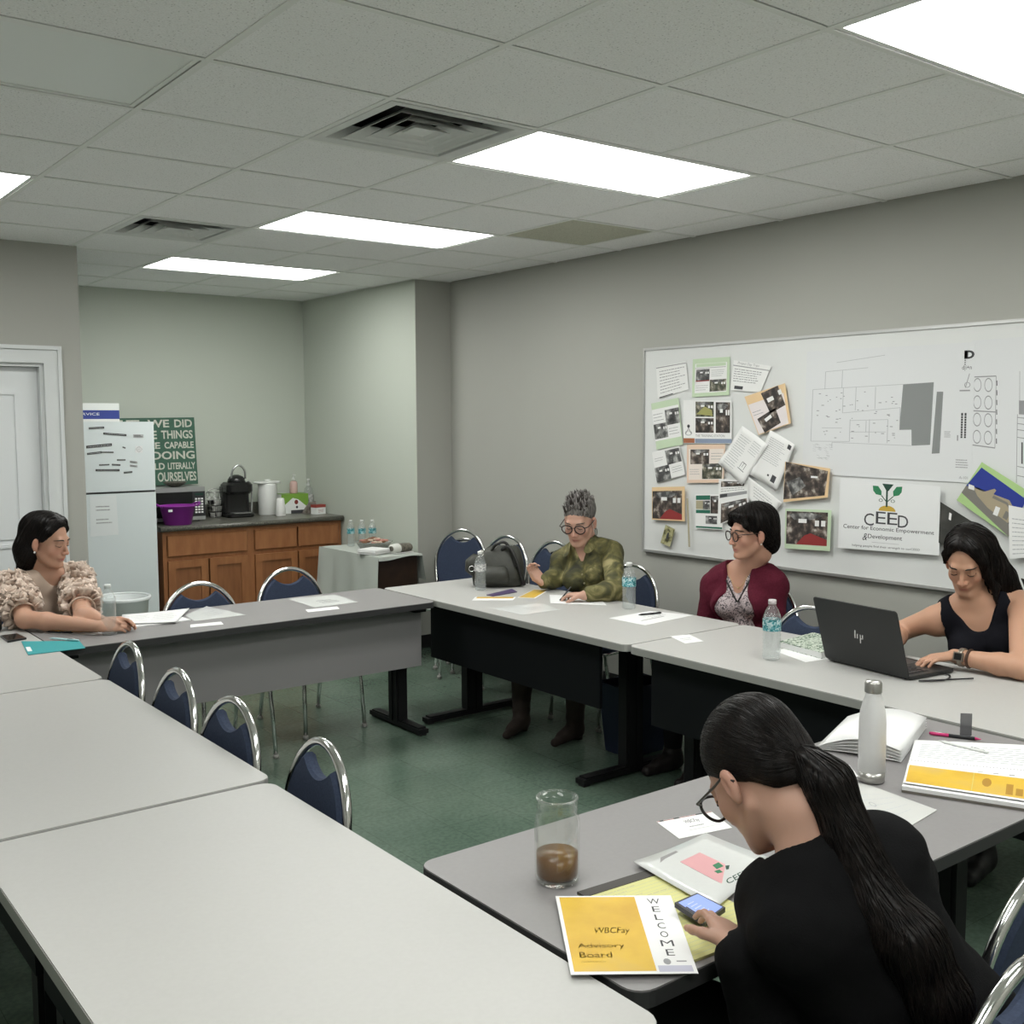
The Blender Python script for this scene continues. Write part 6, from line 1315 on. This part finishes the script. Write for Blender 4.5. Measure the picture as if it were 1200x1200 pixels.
# ---------------------------------------------------------------- person with the laptop
def person_laptop():
    base = V(3.02, .40, 0); root = person('person in a black tank top typing on the laptop', base)
    fw = nrm(V(-.90, -.43, 0)); neck = px_(1141, 702, 2.86); T_ = Torso(V(3.02, .40, .58), neck, fw, .168, .055)
    h = Frame(px_(1134, 657, 2.815), nrm(V(-.93, -.26, -.50)), k=1.06)
    S = Field(); T_.build(S, 0, .058, .125); head(S, h, neck, .93)
    lp_ = lambda x, y, z: np.array(lp.matrix_world @ Vector((x, y, z)))
    elr = px_(1052, 745, 2.80); elr[2] = .80; wrr = lp_(.055, .215, .055); ell = px_(1197, 789, 2.62); ell[2] = TZ+.048; wrl = px_(1118, 780, 2.60); wrl[2] = TZ+.052
    arm(S, T_.shr, elr, wrr, 0, .02, (.050, .041, .041, .027)); arm(S, T_.shl, ell, wrl, 0, .02, (.050, .041, .041, .027))
    kr, kl = lp_(.05, .12, .04), lp_(-.085, .13, .04)
    hand(S, wrr, kr-wrr, V(0, 0, -1), lp_(-.3, .2, 0)-wrr, .95, curl=(.30, .45, .35), thumb=.3); hand(S, wrl, kl-wrl, V(0, 0, -1), lp_(.3, .1, 0)-wrl, .95, curl=(.28, .45, .35), thumb=.3, spread=.12)
    kn = [V(2.58, .46, .53), V(2.55, .22, .53)]; an = [V(2.58, .44, .12), V(2.55, .2, .12)]; toe = [V(2.4, .42, 0), V(2.38, .16, 0)]; legs(S, T_, kn, an)
    field_obj('body', S, .0045, skin_mat('skin warm'), root, base, None, 1, face_color(h, (.485, .275, .185), (.42, .17, .14), (.50, .23, .165)))
    face_parts(S, h, root, base, M_brow, M_lash)
    # tank top
    F = Field(); T_.build(F, .008, .064, .136, hips=False); F.el(T_.P(0, .0, .06), (.175, .135, .13), T_.R, .05)
    F.rc(neck+V(0, 0, .0), neck+V(0, 0, .12), .092, .10, .008, '-'); F.chain([neck+fw*.05+V(0, 0, .03), T_.P(0, .12, .90), T_.P(0, .15, .86)], [.085, .068, .040], .01, '-')
    for q, sh in ((1, T_.shr), (-1, T_.shl)): F.chain([sh+T_.r*q*.02+T_.u*.06, sh+T_.r*q*.005-T_.u*.02, sh+T_.r*q*.008-T_.u*.085], [.060, .064, .050], .01, '-')
    field_obj('tank_top', F, .006, mat('black jersey', (.0065, .0065, .010), .85, spec=.15, bump=.2, bscale=300), root, base, lambda v: .002*wob(v, 40))
    F = Field(); F.el(T_.P(0, -.01, 0), (.186, .138, .125), T_.R, .04); legs(F, T_, kn, an, .011); field_obj('trousers', F, .008, M_denim, root, base); shoes(root, base, an, toe, M_black)
    # long hair, falling behind and over the left shoulder
    H = Field(); E = lambda c, r, kk=.012, op='+': H.el(h(*c), np.array(r)*h.k, h.R, kk, op)
    E((0, -.026, .050), (.084, .104, .086)); E((-.004, .010, .090), (.060, .060, .034), .03)
    E((.006, .100, -.014), (.068, .074, .114), .014, '-'); E((.03, .055, -.075), (.085, .055, .09), .010, '-'); E((.092, .01, -.04), (.03, .05, .06), .01, '-')
    L_ = -T_.r
    H.chain([h(-.052, -.030, .055), h(-.072, -.035, -.03), neck+L_*.095-fw*.035+V(0, 0, .06), neck+L_*.145-fw*.07-V(0, 0, .06), neck+L_*.15-fw*.10-V(0, 0, .20)], [.055, .055, .060, .055, .035], .03)
    H.chain([h(.02, -.06, .03), h(0, -.09, -.06), neck-fw*.085-V(0, 0, .02), neck-fw*.12+L_*.06-V(0, 0, .2)], [.06, .06, .06, .04], .03)
    H.chain([h(-.045, .052, .088), h(-.068, .050, .035), h(-.072, .040, -.03), neck+L_*.085+fw*.045+V(0, 0, .035), neck+L_*.09+fw*.06-V(0, 0, .02)], [.022, .017, .015, .014, .006], .014)
    H.chain([h(.036, .046, .098), h(.066, .044, .055), h(.073, .036, .015)], [.012, .010, .005], .012)
    ho = field_obj('hair', H, .005, M_hdark, root, base, groove(h, .0006, 30, 14))
    lay_strands('hair_locks', H, M_hdark, ho, base, 1100, lambda p: -V(0, 0, 1.)-h.z*.3+h.x*np.where(h.loc(p)[:, :1] > .012, .7, -.7)*(h.loc(p)[:, 2:] > .04)-h.y*.25, 6, steps=16, r=.0020, wild=.12)
    fl = strands(60, 3, [neck+L_*a-fw*b+V(0, 0, .02) for a, b in ((.06, .0), (.1, .03), (.14, .05), (.16, .08), (.12, .1))], lambda p: nrm(L_*.35-fw*.12-V(0, 0, 1)), .2, .0032, .03); fl.xf(lambda v: v-base); fl.build('loose_hair', M_hdark, ho)
    # watch and bracelet on the left wrist
    ax = nrm(ell-wrl); b1 = nrm(np.cross(ax, V(0, 0, 1))); b2 = np.cross(b1, ax)
    ring = lambda p, r: [p+(b1*math.cos(a)*r*1.08+b2*math.sin(a)*r)-base for a in np.linspace(0, 2*PI, 22, False)]
    p = wrl+ax*.028; wo = MB().tube(ring(p, .0315), .0055, 6, True).tube(ring(p+ax*.009, .0318), .0055, 6, True).build('watch_band', mat('watch steel', (.42, .36, .30), .3, .8), root)
    side = nrm(CAMP-p); side = nrm(side-ax*(side@ax)); c_ = p+ax*.004+side*.036; s1 = np.cross(ax, side)
    MB().box((-.019, -.017, -.005), (.019, .017, .005)).xf(lambda v: c_+ax*v[0]+s1*v[1]+side*v[2]-base).build('watch_case', MATS['watch steel'], wo)
    MB().box((-.014, -.012, .005), (.014, .012, .006)).xf(lambda v: c_+ax*v[0]+s1*v[1]+side*v[2]-base).build('watch_face', mat('watch glass', (.02, .02, .02), .1), wo)
    MB().tube(ring(p+ax*.034, .0325), .006, 7, True).build('bracelet', mat('brown leather cord', (.05, .022, .012), .6), root)
person_laptop()
# ---------------------------------------------------------------- person in the ruffled blouse
def person_ruffles():
    base = V(.10, 3.96, 0); root = person('person in a beige blouse with ruffled sleeves, forearms on the table', base)
    fw = nrm(V(.36, -.93, 0)); neck = py_(57, 672, 3.76); T_ = Torso(V(.085, 3.93, .58), neck, fw, .172, .06)
    h = Frame(py_(55, 633, 3.72), nrm(V(.66, -.72, -.20)), k=1.08)
    S = Field(); T_.build(S, 0, .060, .130); head(S, h, neck, .96)
    elr = pz(44, 734, TZ+.055); wrr = pz(116, 734, TZ+.042); ell = pz(98, 722, TZ+.07); wrl = pz(121, 729, TZ+.045)
    elr[1] = max(elr[1], 3.48)
    arm(S, T_.shr, elr, wrr, 0, .02, (.050, .042, .040, .026)); arm(S, T_.shl, ell, wrl, 0, .02, (.050, .042, .042, .027))
    hr = pz(141, 732, TZ+.04); hl_ = pz(141, 727, TZ+.05); hand(S, wrr, hr-wrr, V(0, .6, -.6), V(.2, .4, .9), .92, curl=(.35, .5, .35)); hand(S, wrl, hl_-wrl, V(0, -.5, -.7), V(-.2, -.6, .6), .92, curl=(.35, .5, .35))
    kn = [V(.10, 3.50, .53), V(.33, 3.55, .53)]; an = [V(.14, 3.46, .12), V(.36, 3.5, .12)]; toe = [V(.2, 3.28, 0), V(.42, 3.3, 0)]; legs(S, T_, kn, an)
    field_obj('body', S, .0045, skin_mat('skin light tan'), root, base, None, 1, face_color(h, (.50, .285, .20), (.42, .15, .13), (.52, .23, .17)))
    face_parts(S, h, root, base, M_brow, M_lash)
    M_be = mat('beige jersey', (.53, .41, .33), .75, bump=.15, bscale=260); F = Field(); T_.build(F, .010, .066, .142, hips=False); F.el(T_.P(0, .0, .06), (.18, .138, .13), T_.R, .05)
    for q, sh, el_ in ((1, T_.shr, elr), (-1, T_.shl, ell)): F.rc(sh, sh*.42+el_*.58, .060, .064, .03)
    F.rc(neck+V(0, 0, .012), neck+V(0, 0, .12), .072, .085, .008, '-'); F.rc(neck+fw*.050+V(0, 0, .025), T_.P(0, .11, .97), .058, .034, .01, '-')
    bo = field_obj('blouse', F, .006, M_be, root, base, lambda v: .0022*wob(v, 38))
    # ruffles: little folded strips standing off both sleeves
    R_ = random.Random(11); M_ru = mat('beige ruffle', (.70, .57, .485), .8)
    for q, sh, el_ in ((1, T_.shr, elr), (-1, T_.shl, ell)):
        mb = MB(); ax = nrm(el_-sh); b1 = nrm(np.cross(ax, V(.3, .2, 1))); b2 = np.cross(ax, b1); Ls = np.linalg.norm(el_-sh)*.80
        for k in range(330):
            t_ = R_.uniform(-.22, 1.); a = R_.uniform(0, 2*PI); o = b1*math.cos(a)+b2*math.sin(a)
            p = sh+ax*Ls*t_+o*(.064+.004*R_.random())*(1 if t_ > 0 else math.sqrt(max(.1, 1-(t_*Ls/.085)**2)))
            if o@nrm(T_.P(0, .05, .62)-p) > .30: continue
            if t_ < -.02 and (p-T_.neck)@(p-T_.neck) < .105**2: continue
            tn = nrm(np.cross(o, ax)*R_.uniform(-1, 1)+ax*R_.uniform(-1, 1)); bn = np.cross(o, tn); w_ = R_.uniform(.017, .030); hgt = R_.uniform(.018, .038); pts = []
            for u_ in (-1, -.4, .2, 1):
                c_ = p+tn*w_*u_+bn*.006*math.sin(u_*3+k); pts += [c_-o*.006, c_+o*hgt*.6+bn*.008*math.cos(u_*4+k), c_+o*hgt+bn*(.014*math.sin(k+u_*2))]
            mb.add([x-base for x in pts], [(i*3+j, (i+1)*3+j, (i+1)*3+j+1, i*3+j+1) for i in range(3) for j in range(2)], True)
        o_ = mb.build('sleeve_ruffles', M_ru, bo); o_['kind'] = 'stuff'; sm = o_.modifiers.new('thickness', 'SOLIDIFY'); sm.thickness = .0016
        p = sh+ax*Ls*1.02; MB().tube([p+(b1*math.cos(a)+b2*math.sin(a))*.058-base for a in np.linspace(0, 2*PI, 24, False)], .005, 6, True).build('sleeve_hem', M_be, bo)
    F = Field(); F.el(T_.P(0, -.01, 0), (.186, .138, .125), T_.R, .04); legs(F, T_, kn, an, .011); field_obj('trousers', F, .008, M_denim, root, base); shoes(root, base, an, toe, M_black)
    H = Field(); E = lambda c, r, kk=.012, op='+': H.el(h(*c), np.array(r)*h.k, h.R, kk, op)
    E((0, -.026, .048), (.083, .102, .084)); E((0, .012, .088), (.062, .060, .032), .03)
    E((0, .098, -.024), (.088, .070, .112), .012, '-'); E((0, .045, -.075), (.10, .056, .095), .010, '-')
    for q in (-1, 1): E((q*.092, .006, -.018), (.028, .026, .036), .008, '-'); H.chain([h(q*.030, .045, .100), h(q*.066, .040, .056), h(q*.076, .022, .014)], [.014, .014, .012], .014)
    H.chain([h(0, -.060, .03), h(0, -.078, -.06), neck-fw*.075+V(0, 0, .015), neck-fw*.115-V(0, 0, .12), neck-fw*.12-V(0, 0, .22)], [.075, .070, .066, .06, .04], .03)
    H.chain([h(.04, -.05, .02), h(.055, -.055, -.07), neck+T_.r*.075-fw*.055+V(0, 0, .02), neck+T_.r*.09-fw*.10-V(0, 0, .09)], [.05, .048, .044, .03], .03); H.chain([h(-.04, -.05, .02), h(-.05, -.06, -.07), neck-T_.r*.05-fw*.06], [.05, .045, .04], .03)
    ho = field_obj('hair', H, .005, M_hdark, root, base, groove(h, .0005, 34, 8))
    lay_strands('hair_locks', H, M_hdark, ho, base, 1000, lambda p: -V(0, 0, 1.)-h.y*.55+h.x*np.sign(h.loc(p)[:, :1])*.55*(h.loc(p)[:, 2:] > .05), 8, steps=16, r=.0019, wild=.10)
    for q in (-1, 1): MB().lathe([(0, -.0065), (.006, 0), (0, .0065)], n=10, cap=False).xf(lambda v: v+h(q*.084, .002, -.047)-base).build('earring', mat('pearl', (.75, .73, .7), .25), root)
person_ruffles()
# ---------------------------------------------------------------- person in the black blazer, seen from behind
def person_blazer():
    base = V(.44, -.80, 0); root = person('person in a black blazer bent over a phone', base)
    fw = nrm(V(.16, .98, 0)); neck = py_(952, 1008, -.70); T_ = Torso(V(.41, -.86, .58), neck, fw, .165, .05); T_.shl = py_(908, 1050, -.64); T_.shr = py_(1042, 1018, -.72)
    h = Frame(py_(886, 905, -.565), nrm(V(.05, .69, -.72)), k=1.05)
    S = Field(); T_.build(S, 0, .055, .130); head(S, h, neck, .98)
    wrl = pz(862, 1112, TZ+.055); ell = T_.shl+V(-.02, -.03, -.25); elr = T_.shr+V(.075, .03, -.25); wrr = V(.52, -.52, TZ+.05)
    arm(S, T_.shl, ell, wrl); arm(S, T_.shr, elr, wrr)
    kl = pz(838, 1066, TZ+.066); d_ = kl-wrl; hand(S, wrl, d_, -CR*.35-V(0, 0, .9), -CR*.9-CF*.2, .88, per=((.15, .45, .35), (.2, .5, .35), (.3, .55, .4), (.4, .6, .4)), thumb=.4); hand(S, wrr, V(.1, .95, -.1), V(0, 0, -1), V(-.7, -.6, 0), .92)
    kn = [V(.50, -.42, .53), V(.28, -.40, .53)]; an = [V(.50, -.36, .12), V(.28, -.34, .12)]; toe = [V(.5, -.2, 0), V(.27, -.15, 0)]; legs(S, T_, kn, an)
    field_obj('body', S, .0036, skin_mat('skin olive'), root, base, None, 1, face_color(h, (.43, .255, .19), (.33, .12, .10), (.45, .21, .16)))
    face_parts(S, h, root, base, M_brow, M_lash); glasses(h, root, base, mat('black frame', (.014, .012, .012), .3), .029, .024, .106)
    # blazer
    F = Field(); T_.build(F, .020, .060, .150, hips=False); F.el(T_.P(0, 0, .02), (.20, .155, .15), T_.R, .06); arm(F, T_.shl, ell, wrl, .019, .02, to=.90); arm(F, T_.shr, elr, wrr, .021, .02, to=.9)
    F.rc(neck-V(0, 0, .005)+fw*.022, neck+V(0, 0, .14)+fw*.07, .064, .080, .012, '-'); F.rc(neck+fw*.07+V(0, 0, .03), T_.P(0, .14, .74), .058, .02, .01, '-')
    M_bz = mat('black wool', (.0045, .0045, .005), .85, spec=.12, bump=.25, bscale=320); bo = field_obj('blazer', F, .005, M_bz, root, base, lambda v: .0035*wob(v, 26)+.0015*wob(v, 64, 1.))
    C = MB(); n = 13; vs = []
    for k in range(n):
        a = -1.35+2.7*k/(n-1); o = -fw*math.cos(a)+T_.r*math.sin(a); top = neck+o*.074+V(0, 0, .046)-V(0, 0, .030*abs(math.sin(a))); low = neck+o*.122-V(0, 0, .004+.045*abs(math.sin(a))); vs += [top-base, (top+low)/2+o*.006-base, low-base]
    C.add(vs, [(k*3+j, k*3+j+1, (k+1)*3+j+1, (k+1)*3+j) for k in range(n-1) for j in range(2)], True); co = C.build('collar', M_bz, bo); sm = co.modifiers.new('thickness', 'SOLIDIFY'); sm.thickness = .005
    F = Field(); F.el(T_.P(0, -.01, 0), (.19, .14, .125), T_.R, .04); legs(F, T_, kn, an, .011); field_obj('trousers', F, .008, M_denim, root, base); shoes(root, base, an, toe, M_black)
    # hair pulled back into a low ponytail
    H = Field(); E = lambda c, r, kk=.012, op='+': H.el(h(*c), np.array(r)*h.k, h.R, kk, op)
    E((0, -.022, .044), (.079, .101, .085)); E((0, -.075, -.020), (.062, .045, .055), .04)
    E((0, .090, -.045), (.09, .062, .098), .010, '-'); E((0, .035, -.085), (.11, .065, .072), .012, '-'); E((0, -.05, -.115), (.10, .07, .055), .012, '-')
    for q in (-1, 1): E((q*.086, -.002, -.020), (.022, .026, .036), .008, '-')
    tie = h(.004, -.112, -.048)
    ho = field_obj('hair', H, .004, M_hdark, root, base, groove(h, .0004, 56, 20))
    lay_strands('hair_locks', H, M_hdark, ho, base, 1300, lambda p: (tie-p)/np.maximum(np.linalg.norm(tie-p, axis=1, keepdims=True), .01), 9, steps=12, r=.0012, wild=.08, off=.0003)
    P_ = Field(); pts = [h(.0, -.085, -.03), tie, tie-fw*.035+T_.r*.015-V(0, 0, .035), neck-fw*.118+T_.r*.035-V(0, 0, .06), T_.P(.01, -.130, .64), T_.P(.0, -.135, .40), T_.P(-.01, -.135, .14)]
    P_.chain(pts, [.026, .022, .038, .050, .054, .048, .02], .03)
    hp = Frame(pts[3], -fw, V(0, 0, 1)); po = field_obj('ponytail', P_, .005, M_hdark, ho, base, lambda v: .0011*np.sin(((v-pts[3])@T_.r)*420+1.5*np.sin(v[:, 2]*14))+.0009*np.sin(((v-pts[3])@T_.r)*900+v[:, 2]*40))
    lay_strands('ponytail_locks', P_, M_hdark, ho, base, 900, lambda p: -V(0, 0, 1.)-(p-pts[4])*.5*V(1, 1, 0)+T_.r*.25-fw*.35*(p[:, 2:] > neck[2]-.05), 10, steps=16, r=.0017, wild=.09)
    MB().tube([tie+(h.x*math.cos(a)+h.z*math.sin(a))*.023-base for a in np.linspace(0, 2*PI, 18, False)], .005, 6, True).build('hair_tie', M_black, ho)
    # the phone in the hand
    q = [pz(*c, TZ+.030) for c in ((790.5, 1057.5), (817, 1046), (850, 1063), (826, 1081))]
    t = Sheet([p-V(0, 0, .010) for p in q], .0098, M_pen, 'mobile_phone', 'mobile phone with lit blue screen held by the person in black', 'phone')
    scr = mat('lit phone screen', (.18, .24, .55), .2, emit=.55); t.rect(.09, .06, .95, .94, scr); t.rect(.09, .3, .15, .7, M_pen, 2); t.lines(.25, .2, .6, .8, 5, mat('screen text', (.45, .5, .75), .4), .3, lift=2); t.done()
person_blazer()
